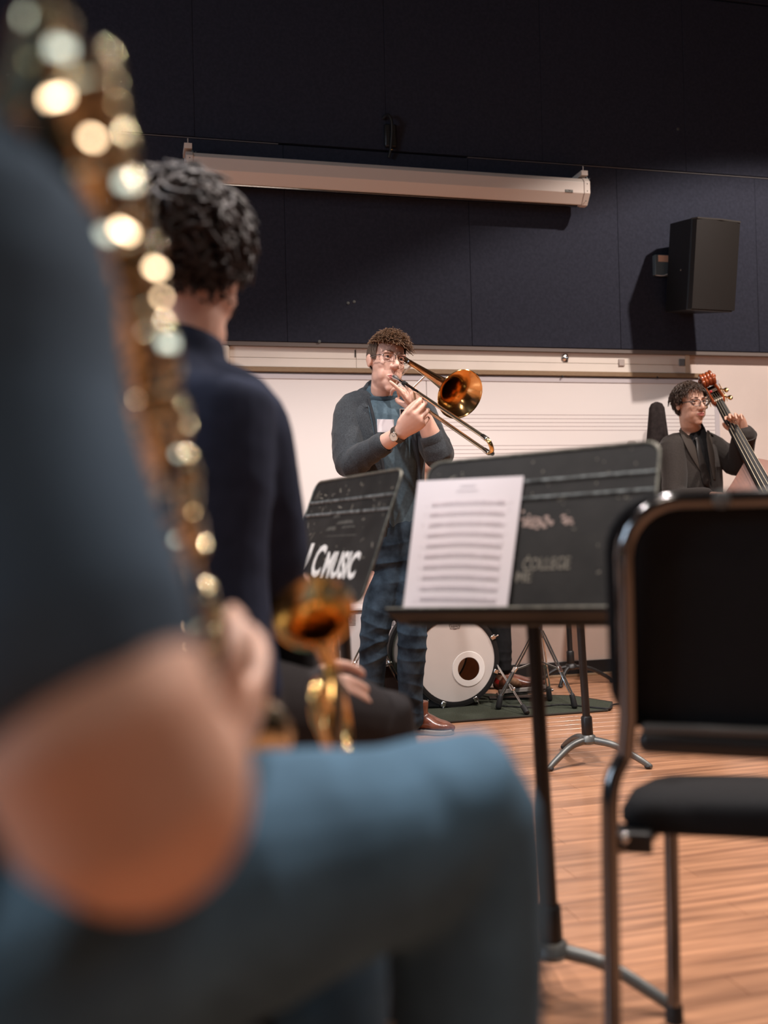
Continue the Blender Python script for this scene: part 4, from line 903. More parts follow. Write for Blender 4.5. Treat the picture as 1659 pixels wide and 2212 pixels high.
# ================================================================== the trombonist
D0 = 4.2
tb = thing('person', 'standing person in charcoal hoodie, teal tee and jeans playing a trombone', 'person', P(845, 1592, D0) * V(1, 1, 0))
HO = P(834, 786, 4.20); HR_ = frame_from(math.radians(25), math.radians(9), math.radians(-2)); FRT = V(math.sin(0.35), -math.cos(0.35), 0)
SHR, ELR, WRR = P(762, 893, 4.24), P(757, 1002, 4.10), P(864, 936, 3.93)
SHL, ELL, WRL = P(905, 893, 4.27), P(948, 982, 4.12), P(912, 893, 4.06)
body = MB()
head_parts(body, HO, HR_, dz=0.014)
NB = P(822, 862, 4.25)
limb(body, [HO + HR_ @ V(0, -0.018, -0.03), HO + HR_ @ V(0, -0.012, -0.10), NB, P(824, 890, 4.26)], [(0.048, 0.056), (0.046, 0.052), (0.054, 0.054), (0.085, 0.06)], ref=FRT)
limb(body, [P(828, 885, 4.26), P(832, 960, 4.25), P(834, 1080, 4.24), P(838, 1170, 4.24)], [(0.14, 0.075), (0.14, 0.085), (0.12, 0.08), (0.13, 0.09)], ref=FRT)
bent(body, [SHR, ELR, ELR * 0.5 + WRR * 0.5, WRR], [0.045, 0.040, 0.040, 0.026]); bent(body, [SHL, ELL, ELL * 0.5 + WRL * 0.5, WRL], [0.045, 0.042, 0.041, 0.028])
# right hand closes round the slide brace, left hand steadies the bell brace
RF = nz(P(921, 884, 3.84) - WRR)
hand_parts(body, WRR, RF, V(0.25, 0.85, 0.45), V(-0.3, -0.2, 0.95), [(0.75, 1.1, 0.7), (0.9, 1.15, 0.7), (1.0, 1.2, 0.8), (1.05, 1.2, 0.8)], 1.2, 0.02, thumb=[RF * 0.8 + V(0.1, 0.5, 0.5), RF * 0.9 + V(0.1, 0.5, 0.2), RF + V(0.2, 0.4, 0)])
LF = nz(P(868, 822, 3.98) - WRL)
hand_parts(body, WRL, LF, V(-0.55, 0.80, -0.2), V(-0.8, -0.3, 0.3), [(0.05, 0.2, 0.15), (0.75, 1.0, 0.6), (0.95, 1.1, 0.7), (1.05, 1.15, 0.7)], 1.12, 0.03, thumb=[LF * 0.7 + V(-0.3, 0.6, 0), LF * 0.6 + V(-0.3, 0.7, 0), V(-0.2, 0.8, 0.3)])
HIPR, KNR, ANR = P(822, 1175, 4.24), P(810, 1382, 4.20), P(803, 1545, 4.24)
HIPL, KNL, ANL = P(868, 1175, 4.24), P(889, 1388, 4.18), P(888, 1545, 4.24)
bent(body, [HIPR, KNR, ANR], [0.07, 0.05, 0.036]); bent(body, [HIPL, KNL, ANL], [0.07, 0.05, 0.036])
place('body', remesh(body, 0.0038, 9, head_post(HO, HR_)), SKIN, tb, angle=180)
face_parts(tb, HO, HR_, 1.0, brow=HAIRB, dz=0.012)
glasses(tb, HO, HR_, 1.0, DCHROME, 0.0014, 0.026, 0.0165, 0.55, full=False)
# hair: cropped at the sides, loose curls on top
def keep_side(q):
    x, y, z = q
    if z < 0.005 and y > -0.03: return 0
    if z < -0.035: return 0
    if y > 0.055 - max(0, z - 0.05) * 0.2 and z < 0.105: return 0
    if y > 0.035 and z < 0.075: return 0
    return 1
def keep_top(q):
    x, y, z = q
    if z < 0.072 + max(0, -y) * 0.25: return 0
    return 0.7 + 0.5 * min(1, max(0, (y + 0.02) / 0.06))
build(scalp(HO, HR_, 1.0, keep_side, 0.004), 'hair', HAIRS, tb, angle=180)
hm = tufts(HO, HR_, 1.0, 6500, keep_top, 0.045, 0.0022, 0.007, 0.75, sweep=(0.1, 0.6, -0.15), seed=4, npt=8)
build(hm, 'hair_curls', HAIRB, tb, angle=180)
# t-shirt
tee = MB(); limb(tee, [P(838, 1146, 4.24), P(836, 1060, 4.235), P(833, 960, 4.24), P(830, 905, 4.25), P(826, 876, 4.255), P(823, 856, 4.255)], [(0.150, 0.105), (0.148, 0.105), (0.160, 0.108), (0.165, 0.104), (0.125, 0.082), (0.072, 0.070)], ref=FRT, n=28)
place('t_shirt', remesh(tee, 0.006, 2, lambda v, n: folds(v, n, [(P(850, 1000, 4.1), 0.16, (0.8, 0, 0.5), 0.06, 0.006), (P(830, 890, 4.1), 0.1, (0.2, 0, 1), 0.05, 0.004), (P(870, 1100, 4.1), 0.14, (0.9, 0, -0.3), 0.055, 0.005)])), TEE, tb, angle=180)
mb = MB(); col_ = [P(823, 858, 4.25) + V(math.cos(a) * 0.076, math.sin(a) * 0.074, 0.016 * math.sin(a) ) for a in [2 * math.pi * k / 24 for k in range(24)]]
mb.tube(col_, (0.006, 0.010), 8, closed=True, ref=ZV); build(mb, 'collar', mat('tee collar rib', srgb(52, 68, 78), 0.95), tb)
# hoodie
LATR = nz(np.cross(FRT, ZV)) * -1.0
ht_ = MB(); limb(ht_, [P(836, 1150, 4.25), P(836, 1060, 4.245), P(833, 960, 4.25), P(829, 905, 4.26), P(825, 876, 4.265), P(822, 858, 4.27)], [(0.170, 0.122), (0.168, 0.120), (0.180, 0.124), (0.186, 0.118), (0.150, 0.095), (0.088, 0.082)], ref=FRT, n=32)
YS = [850, 900, 960, 1010, 1150]; UL = [-52, -38, -24, -8, 0]; UR = [38, 52, 62, 70, 72]
def open_front(v, n):
    v = folds(v, n, [(P(760, 960, 4.2), 0.12, (0.5, 0, 1), 0.05, 0.006), (P(760, 1080, 4.2), 0.14, (0.4, 0, 1), 0.06, 0.006)], 0.004)
    q = v - CAM; d = q @ fw; px = CX + F * (q @ rt) / d; py = CY - F * (q @ upv) / d
    lo = np.interp(py, YS, UL) + 836; hi = np.interp(py, YS, UR) + 836
    front = (v - np.array(P(832, 960, 4.25))) @ FRT
    m_ = np.clip((px - lo) / 5, 0, 1) * np.clip((hi - px) / 5, 0, 1) * (front > 0.0)
    ax = V(P(830, 960, 4.25)[0], P(830, 960, 4.25)[1], 0)
    dirv = v - ax; dirv[:, 2] = 0
    return v - dirv * (m_ * 0.34)[:, None]
torso = remesh(ht_, 0.005, 2, open_front)
sl = MB()
CUR = ELR * 0.36 + WRR * 0.64; CUL = ELL * 0.62 + WRL * 0.38
limb(sl, [P(785, 885, 4.25), SHR, SHR * 0.5 + ELR * 0.5 + V(-0.012, 0, 0), ELR, ELR * 0.6 + CUR * 0.4, CUR], [0.085, 0.080, 0.072, 0.066, 0.058, 0.044], sub=4, n=22)
limb(sl, [P(885, 888, 4.28), SHL, SHL * 0.5 + ELL * 0.5, ELL, CUL], [0.08, 0.076, 0.068, 0.066, 0.046], sub=4, n=22)
slm = remesh(sl, 0.005, 2, lambda v, n: folds(v, n, [(ELR, 0.10, nz(CUR - SHR), 0.034, 0.008), (P(790, 985, 4.05), 0.09, (1, 0, 0.35), 0.028, 0.007), (P(745, 940, 4.18), 0.09, (0.3, 0, 1), 0.05, 0.006), (ELL, 0.10, (0.2, 0, 1), 0.035, 0.008)], 0.003))
hoodie = place('hoodie', join([torso, slm]), HOOD, tb, angle=180)
mb = MB(); mb.tube([P(880, 858, 4.27), P(862, 846, 4.33), P(825, 842, 4.36), P(790, 846, 4.32), P(775, 858, 4.25), P(781, 870, 4.19), P(792, 880, 4.155)], [(0.02, 0.014), (0.03, 0.022), (0.034, 0.026), (0.03, 0.022), (0.026, 0.018), (0.018, 0.010), (0.008, 0.005)], 14, sub=5, round_=True); build(mb, 'hood', HOOD, hoodie)
for pts in ([(796, 862, 4.135), (806, 900, 4.13), (815, 950, 4.125), (826, 1000, 4.12), (834, 1060, 4.115), (838, 1140, 4.115)], [(876, 868, 4.17), (889, 905, 4.15), (898, 960, 4.14), (906, 1010, 4.14), (909, 1080, 4.14), (908, 1140, 4.14)]):
    mb = MB(); mb.tube([P(*q) for q in pts], (0.007, 0.004), 8, sub=4, ref=FRT); build(mb, 'zip_edge', mat('zip tape', srgb(38, 42, 48), 0.8), hoodie)
for cu, dr in ((CUR, WRR - ELR), (CUL, WRL - ELL)):
    mb = MB(); d = nz(dr); r_ = 0.047 if cu is CUR else 0.049; mb.lathe([(-0.03, r_), (-0.02, r_ + 0.003), (0.018, r_), (0.026, r_ - 0.005), (0.022, r_ - 0.012)], cu, d, 24); build(mb, 'cuff', HOOD, hoodie)
mb = MB(); mb.tube([P(894, 880, 4.13), P(899, 905, 4.12), P(898, 930, 4.118)], 0.0025, 6, sub=4); build(mb, 'drawstring', mat('cord', srgb(46, 56, 66), 0.8), hoodie)
# white crest printed on the hoodie chest
def decal(px, py, dd, w, h, name, material, parent, R=FRT):
    c_ = P(px, py, dd); X_ = nz(np.cross(ZV, -R)) ; X_ = X_ if X_[0] > 0 else -X_
    mb = MB(); mb.box(c_, (w, 0.0016, h), np.stack([X_, R, ZV], 1)); return build(mb, name, material, parent, bevel=0.0007), c_, X_
pr_, c_, X_ = decal(877, 900, 4.095, 0.050, 0.056, 'printed_crest', mat('print dark', srgb(44, 42, 46), 0.8), hoodie)
mb = MB()
for p in ([(-0.026, 0.030), (0.026, 0.030), (0.026, -0.012), (0.0, -0.032), (-0.026, -0.012)],): mb.tube([c_ + X_ * a + ZV * b + FRT * 0.002 for a, b in p], 0.0022, 5, closed=True)
mb.tube([c_ + X_ * 0.013 * math.cos(a) + ZV * (0.013 * math.sin(a) - 0.004) + FRT * 0.002 for a in [2 * math.pi * k / 16 for k in range(16)]], 0.0018, 5, closed=True)
mb.tube([c_ + ZV * 0.02 + FRT * 0.002, c_ - ZV * 0.022 + FRT * 0.002], 0.0022, 5); build(mb, 'print_lines', mat('print white', srgb(226, 212, 206), 0.8), pr_)
nt_, c_, X_ = decal(833, 920, 4.098, 0.074, 0.054, 'name_tag', mat('name sticker', srgb(238, 232, 236), 0.6), tb)
# jeans
jn = MB()
limb(jn, [P(838, 1128, 4.24), P(840, 1165, 4.24), P(842, 1195, 4.24)], [(0.150, 0.105), (0.155, 0.11), (0.145, 0.11)], ref=FRT, n=24)
limb(jn, [P(850, 1180, 4.235), P(843, 1230, 4.22), P(822, 1300, 4.20), P(809, 1375, 4.18), P(804, 1450, 4.21), P(802, 1535, 4.24), P(802, 1572, 4.25)], [0.088, 0.082, 0.073, 0.063, 0.056, 0.054, 0.056], n=22)
limb(jn, [P(868, 1185, 4.24), P(878, 1260, 4.22), P(889, 1340, 4.19), P(890, 1390, 4.175), P(887, 1460, 4.20), P(888, 1520, 4.23), P(889, 1552, 4.24)], [0.085, 0.078, 0.068, 0.063, 0.056, 0.052, 0.053], n=22)
jf = [(P(810, 1350, 4.13), 0.09, (0.25, 0, 1), 0.035, 0.0075), (P(805, 1395, 4.13), 0.08, (-0.3, 0, 1), 0.032, 0.0075), (P(890, 1395, 4.12), 0.10, (0.2, 0, 1), 0.033, 0.0075), (P(850, 1215, 4.13), 0.09, (-0.2, 0, 1), 0.04, 0.007), (P(888, 1510, 4.18), 0.09, (0.3, 0, 1), 0.03, 0.0075), (P(803, 1520, 4.18), 0.09, (0.3, 0, 1), 0.03, 0.007), (P(838, 1240, 4.13), 0.07, (0.3, 0, 1), 0.036, 0.006)]
place('jeans', remesh(jn, 0.005, 2, lambda v, n: folds(v, n, jf, 0.003)), JEAN, tb, angle=180)
tl = FL(979, 1586); hl = FL(888, 1585); hl[1] = tl[1] + 0.05
shoe(tb, hl, tl, LEATHER, h=0.12)
hr = FL(796, 1590); hr[1] = 4.34; shoe(tb, hr, hr + V(-0.07, -0.28, 0), LEATHER, h=0.12)
# wristwatch
WC = WRR * 0.97 + ELR * 0.03; wdv = nz(WRR - ELR)
wt = bpy.data.objects.new('wristwatch', None); COL.objects.link(wt); wt.parent = tb; wt['label'] = 'wristwatch with pale dial on a dark strap'
mb = MB(); mb.lathe([(-0.011, 0.033), (-0.010, 0.036), (0.010, 0.036), (0.011, 0.033)], WC, wdv, 24); build(mb, 'strap', STRAP, wt)
fd = nz(CAM - WC - wdv * (CAM - WC).dot(wdv) + V(-0.2, 0, 0.1)); fd = nz(fd - wdv * fd.dot(wdv))
mb = MB(); mb.lathe([(0.0, 0.0), (0.0, 0.019), (0.008, 0.0195), (0.010, 0.017), (0.009, 0.0165)], WC + fd * 0.032, fd, 24); build(mb, 'case', NICKEL, wt)
mb = MB(); mb.lathe([(0.0, 0.0165), (0.0004, 0.0)], WC + fd * 0.0408, fd, 24); build(mb, 'dial', mat('watch dial', srgb(232, 222, 206), 0.3), wt)
mb = MB(); a_ = nz(np.cross(fd, wdv)); mb.box(WC + fd * 0.0414 + a_ * 0.004, (0.009, 0.0012, 0.0006), np.stack([a_, wdv, fd], 1)); mb.box(WC + fd * 0.0414 + wdv * 0.005, (0.0012, 0.011, 0.0006), np.stack([a_, wdv, fd], 1)); build(mb, 'hands', RUBBER, wt)

# ---- the trombone
A0 = HO + HR_ @ V(0, 0.102, -0.067); A1 = P(1051, 948, 3.52); SEP = P(1067, 986, 3.52) - A1; DT = nz(A1 - A0); SEP = SEP - DT * SEP.dot(DT)
tr = thing('trombone', 'brass trombone held by the standing player, bell facing right', 'trombone', (A0 + A1) / 2)
mb = MB(); mb.lathe([(-0.004, 0.0), (-0.006, 0.0085), (-0.004, 0.0125), (0.002, 0.0130), (0.010, 0.0122), (0.022, 0.0095), (0.030, 0.0065), (0.075, 0.0052), (0.080, 0.0)], A0, DT, 20); build(mb, 'mouthpiece', SILVER, tr)
LT = (A1 - A0).dot(DT)
mb = MB(); mb.tube([A0 + DT * 0.055, A0 + DT * 0.22], 0.0078, 14); build(mb, 'inner_slide', NICKEL, tr)
mb = MB(); mb.lathe([(0, 0.008), (0, 0.0105), (0.018, 0.0105), (0.020, 0.0085)], A0 + DT * 0.085, DT, 14); build(mb, 'slide_lock', EBONY, tr)
mb = MB(); mb.tube([A0 + DT * 0.10, A0 + DT * LT], 0.0074, 14); build(mb, 'outer_slide', PBRASS, tr)
B0 = A0 + SEP + DT * 0.20; mb = MB(); mb.tube([B0, A1 + SEP], 0.0074, 14); build(mb, 'outer_slide', PBRASS, tr)
bow = [A1 + SEP * (0.5 - 0.5 * math.cos(a)) + DT * (np.linalg.norm(SEP) * 0.5 * math.sin(a)) for a in [math.pi * k / 12 for k in range(13)]]
mb = MB(); mb.tube(bow, 0.0082, 14); bw = build(mb, 'slide_bow', BRASS, tr)
for q in (A1, A1 + SEP): 
    mb = MB(); mb.lathe([(-0.03, 0.0074), (-0.028, 0.0092), (0.004, 0.0094), (0.006, 0.0082)], q, DT, 14); build(mb, 'ferrule', NICKEL, tr)
mb = MB(); mb.ell(bow[9] + DT * 0.008, 0.008, nu=10, nv=8); build(mb, 'bumper', RUBBER, bw)
for s_ in (0.17, 0.245):
    mb = MB(); mb.tube([A0 + DT * s_, A0 + DT * s_ + SEP], 0.0052, 10); build(mb, 'slide_brace', NICKEL, tr)
# bell section: runs beside the slide, past the player's cheek, round the tuning bow behind
BC = P(994, 852, 3.86); BR = 0.098
prof = []
for h_, r_ in ((0.0, 1.0), (0.004, 1.0), (-0.004, 0.965), (-0.018, 0.80), (-0.038, 0.60), (-0.065, 0.44), (-0.10, 0.32), (-0.15, 0.245), (-0.22, 0.19), (-0.30, 0.155), (-0.38, 0.128), (-0.46, 0.11)): prof.append((h_, r_ * BR))
mb = MB(); mb.lathe(prof[2:], BC, DT, 48); mb.lathe([(0.0, BR), (-0.004, BR * 0.965)], BC, DT, 48); bl = build(mb, 'bell', GOLDB, tr, angle=180)
mb = MB(); mb.lathe([(0.0, BR - 0.001), (0.002, BR + 0.001), (0.0, BR + 0.0025), (-0.0025, BR + 0.001), (-0.001, BR - 0.001)], BC, DT, 48); build(mb, 'bell_rim', BRASS, bl)
BE = BC - DT * 0.46; GE = A0 + DT * 0.14 + SEP * 1.0
GB = GE - DT * ((GE - BE).dot(DT)); mid = (BE + GB) / 2; hv = (GB - BE) / 2; rad_ = np.linalg.norm(hv)
bowp = [mid - hv * math.cos(a) - DT * rad_ * math.sin(a) for a in [math.pi * k / 14 for k in range(15)]]
mb = MB(); mb.tube(bowp, 0.0102, 14); build(mb, 'tuning_slide', BRASS, tr)
mb = MB(); mb.tube([GB, GE], 0.0088, 14); build(mb, 'gooseneck', GOLDB, tr)
for s_ in (0.27, 0.40):
    p1_ = BC - DT * s_; p2_ = p1_ + (GB - BE); mb = MB(); mb.tube([p1_, p2_], 0.0045, 10); build(mb, 'bell_brace', SILVER, tr)

# ================================================================== the bass player
bp_ = thing('person', 'person in black suit and round glasses playing a double bass at the right', 'person', P(1510, 1490, 5.45) * V(1, 1, 0))
HB = P(1491, 875, 5.40); RB_ = frame_from(math.radians(19), math.radians(-3), math.radians(-3)); FB = V(math.sin(0.5), -math.cos(0.5), 0); KB = 0.98
SRb, ERb, WRb = P(1452, 972, 5.40), P(1462, 1075, 5.30), P(1560, 1075, 5.10)
SLb, ELb, WLb = P(1538, 968, 5.52), P(1596, 1004, 5.40), P(1609, 932, 5.25)
body = MB(); head_parts(body, HB, RB_, KB, 0.9)
limb(body, [HB + RB_ @ V(0, -0.018, -0.03), HB + RB_ @ V(0, -0.014, -0.10), P(1497, 932, 5.47), P(1498, 955, 5.48)], [(0.050, 0.056), (0.047, 0.052), (0.056, 0.055), (0.08, 0.06)], ref=FB)
limb(body, [P(1498, 955, 5.48), P(1498, 1020, 5.47), P(1500, 1090, 5.46), P(1502, 1140, 5.46)], [(0.13, 0.075), (0.14, 0.085), (0.12, 0.08), (0.13, 0.09)], ref=FB)
bent(body, [SRb, ERb, WRb], [0.045, 0.038, 0.026]); bent(body, [SLb, ELb, WLb], [0.045, 0.038, 0.027])
FH = nz(P(1580, 888, 5.22) - WLb)
hand_parts(body, WLb, FH, V(-0.35, -0.75, -0.2), V(-0.5, 0.0, 0.85), [(0.5, 0.7, 0.4), (0.6, 0.8, 0.5), (0.7, 0.9, 0.5), (0.8, 0.9, 0.5)], 1.0, 0.10)
hand_parts(body, WRb, nz(V(0.9, -0.2, -0.3)), V(-0.2, 0.4, -0.8), V(0, -1, 0.3), [(0.4, 0.6, 0.4)] * 4, 0.95)
for s_, kx in ((-1, 1482), (1, 1524)): bent(body, [P(kx + 4, 1145, 5.46), P(kx, 1310, 5.44), P(kx, 1455, 5.47)], [0.07, 0.048, 0.036])
place('body', remesh(body, 0.0042, 8, head_post(HB, RB_, KB)), SKIN2, bp_, angle=180)
face_parts(bp_, HB, RB_, KB, brow=HAIRD, lip_open=0.0015, skin=SKIN2)
glasses(bp_, HB, RB_, KB, BLACKM, 0.0019, 0.0235, 0.0185, 0.85, full=True)
def keep_b(q):
    x, y, z = q
    if z < -0.035: return 0
    if y > 0.02 and z < 0.055 and abs(x) < 0.08: return 0
    if y > 0.05 and z < 0.088: return 0
    if z < 0.012 and y > -0.025: return 0
    return 0.55 if z < 0.05 else 1.0
build(scalp(HB, RB_, KB, keep_b, 0.008), 'hair', HAIRD, bp_, angle=180)
hb_ = tufts(HB, RB_, KB, 4200, keep_b, 0.046, 0.0026, 0.005, 0.5, sweep=(0.25, 0.35, -0.6), seed=9)
build(hb_, 'hair_locks', HAIRD, bp_, angle=180)
sh_ = MB(); limb(sh_, [P(1500, 1120, 5.46), P(1499, 1030, 5.455), P(1498, 975, 5.46), P(1497, 950, 5.47), P(1496, 930, 5.47)], [(0.150, 0.105), (0.150, 0.108), (0.150, 0.100), (0.105, 0.080), (0.066, 0.064)], ref=FB, n=24)
place('shirt', remesh(sh_, 0.007, 2), BLACKC, bp_, angle=180)
mb = MB(); cc_ = P(1497, 931, 5.465); rings = []
for h_, r_, dip in ((-0.014, 0.074, 0.030), (0.006, 0.069, 0.028), (0.026, 0.062, 0.022), (0.030, 0.058, 0.020), (0.004, 0.056, 0.024)):
    rings.append([cc_ + V(math.cos(a) * r_, math.sin(a) * r_ * 0.95, h_ - dip * max(0, (V(math.cos(a), math.sin(a), 0)).dot(FB)) ** 2) for a in [2 * math.pi * k / 32 for k in range(32)]])
mb.rings(rings, cap=False); build(mb, 'shirt_collar', BLACKC, bp_, angle=60)
jk = MB(); limb(jk, [P(1502, 1185, 5.46), P(1501, 1100, 5.46), P(1499, 1030, 5.46), P(1497, 980, 5.47), P(1496, 958, 5.475), P(1496, 938, 5.48)], [(0.185, 0.13), (0.172, 0.122), (0.175, 0.125), (0.172, 0.115), (0.135, 0.092), (0.078, 0.074)], ref=FB, n=30)
def lapel(v, n):
    v = folds(v, n, [(P(1460, 1020, 5.35), 0.12, (0.4, 0, 1), 0.05, 0.006)], 0.003)
    q = v - CAM; d = q @ fw; px = CX + F * (q @ rt) / d; py = CY - F * (q @ upv) / d
    lo = np.interp(py, [915, 940, 980, 1040, 1060], [1468, 1487, 1505, 1532, 1540]); hi = np.interp(py, [915, 940, 980, 1040, 1060], [1530, 1526, 1532, 1542, 1542])
    front = (v - P(1498, 1000, 5.47)) @ FB
    m_ = np.clip((px - lo) / 3, 0, 1) * np.clip((hi - px) / 3, 0, 1) * (front > 0.0)
    dirv = v - P(1498, 1000, 5.47); dirv[:, 2] = 0
    return v - dirv * (m_ * 0.30)[:, None]
jm = remesh(jk, 0.006, 2, lapel)
sl = MB()
limb(sl, [P(1468, 966, 5.43), SRb, SRb * 0.5 + ERb * 0.5, ERb, ERb * 0.4 + WRb * 0.6], [0.082, 0.078, 0.070, 0.064, 0.056], n=20)
CLb = ELb * 0.12 + WLb * 0.88
limb(sl, [P(1522, 962, 5.51), SLb, SLb * 0.5 + ELb * 0.5, ELb, ELb * 0.5 + CLb * 0.5, CLb], [0.080, 0.076, 0.070, 0.068, 0.064, 0.060], n=20)
slm = remesh(sl, 0.006, 2, lambda v, n: folds(v, n, [(P(1455, 1000, 5.34), 0.12, (0.3, 0, 1), 0.035, 0.008), (SLb * 0.5 + ELb * 0.5, 0.12, nz(ELb - SLb), 0.04, 0.008), (ELb, 0.08, (1, 0, 0.3), 0.035, 0.006)], 0.003))
jacket = place('suit_jacket', join([jm, slm]), SUIT, bp_, angle=180)
for pts, w_ in (([P(1470, 930, 5.40), P(1482, 945, 5.365), P(1500, 980, 5.335), P(1528, 1038, 5.33)], 0.030), ([P(1530, 932, 5.44), P(1532, 950, 5.41), P(1537, 985, 5.37), P(1543, 1035, 5.36)], 0.022)):
    mb = MB(); mb.tube(pts, [(0.012, 0.005), (w_, 0.006), (w_, 0.006), (0.008, 0.004)], 10, sub=5, ref=FB, round_=True); build(mb, 'lapel', mat('lapel wool', srgb(60, 53, 48), 0.7, spec=0.2), jacket)
mb = MB(); mb.tube([P(1504, 948, 5.36), P(1507, 956, 5.352), P(1513, 985, 5.335), P(1526, 1036, 5.33), P(1530, 1050, 5.335)], [(0.013, 0.009), (0.011, 0.006), (0.020, 0.005), (0.030, 0.005), (0.008, 0.004)], 10, sub=5, ref=FB, round_=True); build(mb, 'necktie', mat('dark silk tie', srgb(34, 30, 28), 0.45), bp_)
mb = MB(); d = nz(WLb - ELb); mb.lathe([(-0.02, 0.062), (0.012, 0.064), (0.014, 0.058), (0.0, 0.046)], CLb, d, 24); build(mb, 'cuff', SUIT, jacket)
tz = MB(); limb(tz, [P(1502, 1130, 5.46), P(1502, 1170, 5.46)], [(0.15, 0.11), (0.15, 0.11)], ref=FB)
for kx in (1484, 1524): limb(tz, [P(kx, 1160, 5.46), P(kx, 1310, 5.44), P(kx, 1470, 5.46)], [0.085, 0.068, 0.062])
place('trousers', remesh(tz, 0.008, 3), BLACKC, bp_, angle=180)
for kx in (1484, 1524):
    h_ = P(kx, 1480, 5.50); h_[2] = 0; shoe(bp_, h_, h_ + V(0.12, -0.25, 0), BLACKM, RUBBER, h=0.09)

# ---- double bass
S_ = P(1521, 808, 5.43); Q_ = P(1643, 1035, 5.08); AX = nz(Q_ - S_)
NRM = nz(V(-0.28, -0.95, 0.15)); NRM = nz(NRM - AX * NRM.dot(AX)); LAT = nz(np.cross(AX, NRM)); LAT = LAT if LAT[0] > 0 else -LAT
def BP(u, v, w): return S_ + LAT * u + AX * v + NRM * w      # across, down the neck from the scroll, towards the front
tend = -S_[2] / AX[2]
db = thing('double_bass', 'red brown double bass with black fingerboard held by the suited player', 'double bass', S_ + AX * tend)
mb = MB()
for u, rs in ((-0.028, 0.92), (-0.010, 0.86), (0.010, 0.86), (0.028, 0.92)):
    pts = []; rd = []
    for k in range(34):
        a = k / 33 * 2 * math.pi * 1.75; r_ = 0.043 * rs * (1 - 0.62 * k / 33); pts.append(BP(u * (1 - 0.2 * k / 33), 0.035 - r_ * math.cos(a + 2.4), 0.0 + r_ * math.sin(a + 2.4))); rd.append(0.0115 * (1 - 0.35 * k / 33))
    mb.tube(pts, rd, 10, round_=True)
build(mb, 'scroll', VARN, db)
mb = MB(); mb.tube([BP(-0.036, 0.035, 0.0), BP(0.036, 0.035, 0.0)], 0.014, 14, round_=True); build(mb, 'scroll_eye', VARN, db)
for u in (-0.027, 0.027):
    mb = MB(); mb.tube([BP(u * 0.85, 0.055, -0.03), BP(u, 0.095, -0.03), BP(u * 1.05, 0.145, -0.02), BP(u * 1.0, 0.185, -0.005), BP(u * 0.75, 0.20, 0)], [(0.011, 0.026), (0.010, 0.032), (0.010, 0.034), (0.010, 0.030), (0.010, 0.022)], 12, sub=4, ref=NRM, round_=True); build(mb, 'pegbox_cheek', VARN, db)
mb = MB(); mb.tube([BP(0, 0.06, -0.055), BP(0, 0.13, -0.058), BP(0, 0.19, -0.035)], [(0.03, 0.008), (0.034, 0.008), (0.03, 0.014)], 10, sub=4, ref=NRM); build(mb, 'pegbox_back', EBONY, db)
for i, (sd, v) in enumerate(((-1, 0.105), (1, 0.115), (-1, 0.160), (1, 0.168))):
    mb = MB(); mb.box(BP(sd * 0.044, v, -0.02), (0.004, 0.05, 0.036), np.stack([LAT, AX, NRM], 1)); pg = build(mb, 'tuner_plate', BRASS, db, bevel=0.0015)
    mb = MB(); mb.tube([BP(sd * 0.04, v, -0.02), BP(sd * 0.062, v + 0.004, -0.040)], 0.0045, 8); mb.ell(BP(sd * 0.068, v + 0.005, -0.046), (0.013, 0.016, 0.006), np.stack([LAT, AX, NRM], 1)); build(mb, 'tuner_key', BRASS if sd > 0 else NICKEL, pg)
    mb = MB(); mb.tube([BP(-0.03, v, -0.012), BP(0.03, v, -0.012)], 0.0065, 10); build(mb, 'string_post', NICKEL, db)
mb = MB(); mb.ell(BP(-0.012, 0.115, -0.006), 0.008, nu=8, nv=6); build(mb, 'string_winding', RED2, db)
VN, VB, LF_ = 0.195, 0.60, 0.84
mb = MB(); mb.tube([BP(0, 0.18, -0.016), BP(0, 0.25, -0.020), BP(0, 0.45, -0.024), BP(0, VB - 0.02, -0.04), BP(0, VB + 0.02, -0.09)], [(0.023, 0.018), (0.022, 0.019), (0.026, 0.023), (0.032, 0.04), (0.036, 0.06)], 16, sub=4, ref=NRM); build(mb, 'neck', VARN, db)
mb = MB(); rings = []
for t in (0, 0.5, 1.0):
    w0 = 0.0225 + 0.021 * t; v = VN + LF_ * t; rings.append([BP(w0 * math.sin(a), v, 0.012 * math.cos(a) + 0.004 + 0.01 * t) for a in [math.radians(q) for q in range(-80, 81, 20)]] + [BP(w0, v, -0.010), BP(-w0, v, -0.010)])
mb.rings(rings); build(mb, 'fingerboard', EBONY, db, angle=50)
mb = MB(); mb.box(BP(0, VN - 0.004, 0.010), (0.048, 0.010, 0.022), np.stack([LAT, AX, NRM], 1)); build(mb, 'nut', mat('pale nut', srgb(214, 200, 180), 0.4), db, bevel=0.002)
VBR = VN + 1.05
for i in range(4):
    u0 = (-0.0165 + 0.011 * i); u1 = u0 * 2.4; mb = MB(); mb.tube([BP(u0, VN - 0.06, 0.0), BP(u0, VN - 0.004, 0.0225), BP(u1, VBR, 0.09)], 0.0016 + 0.0003 * (3 - i) / 3, 6); build(mb, 'string', STRING, db)
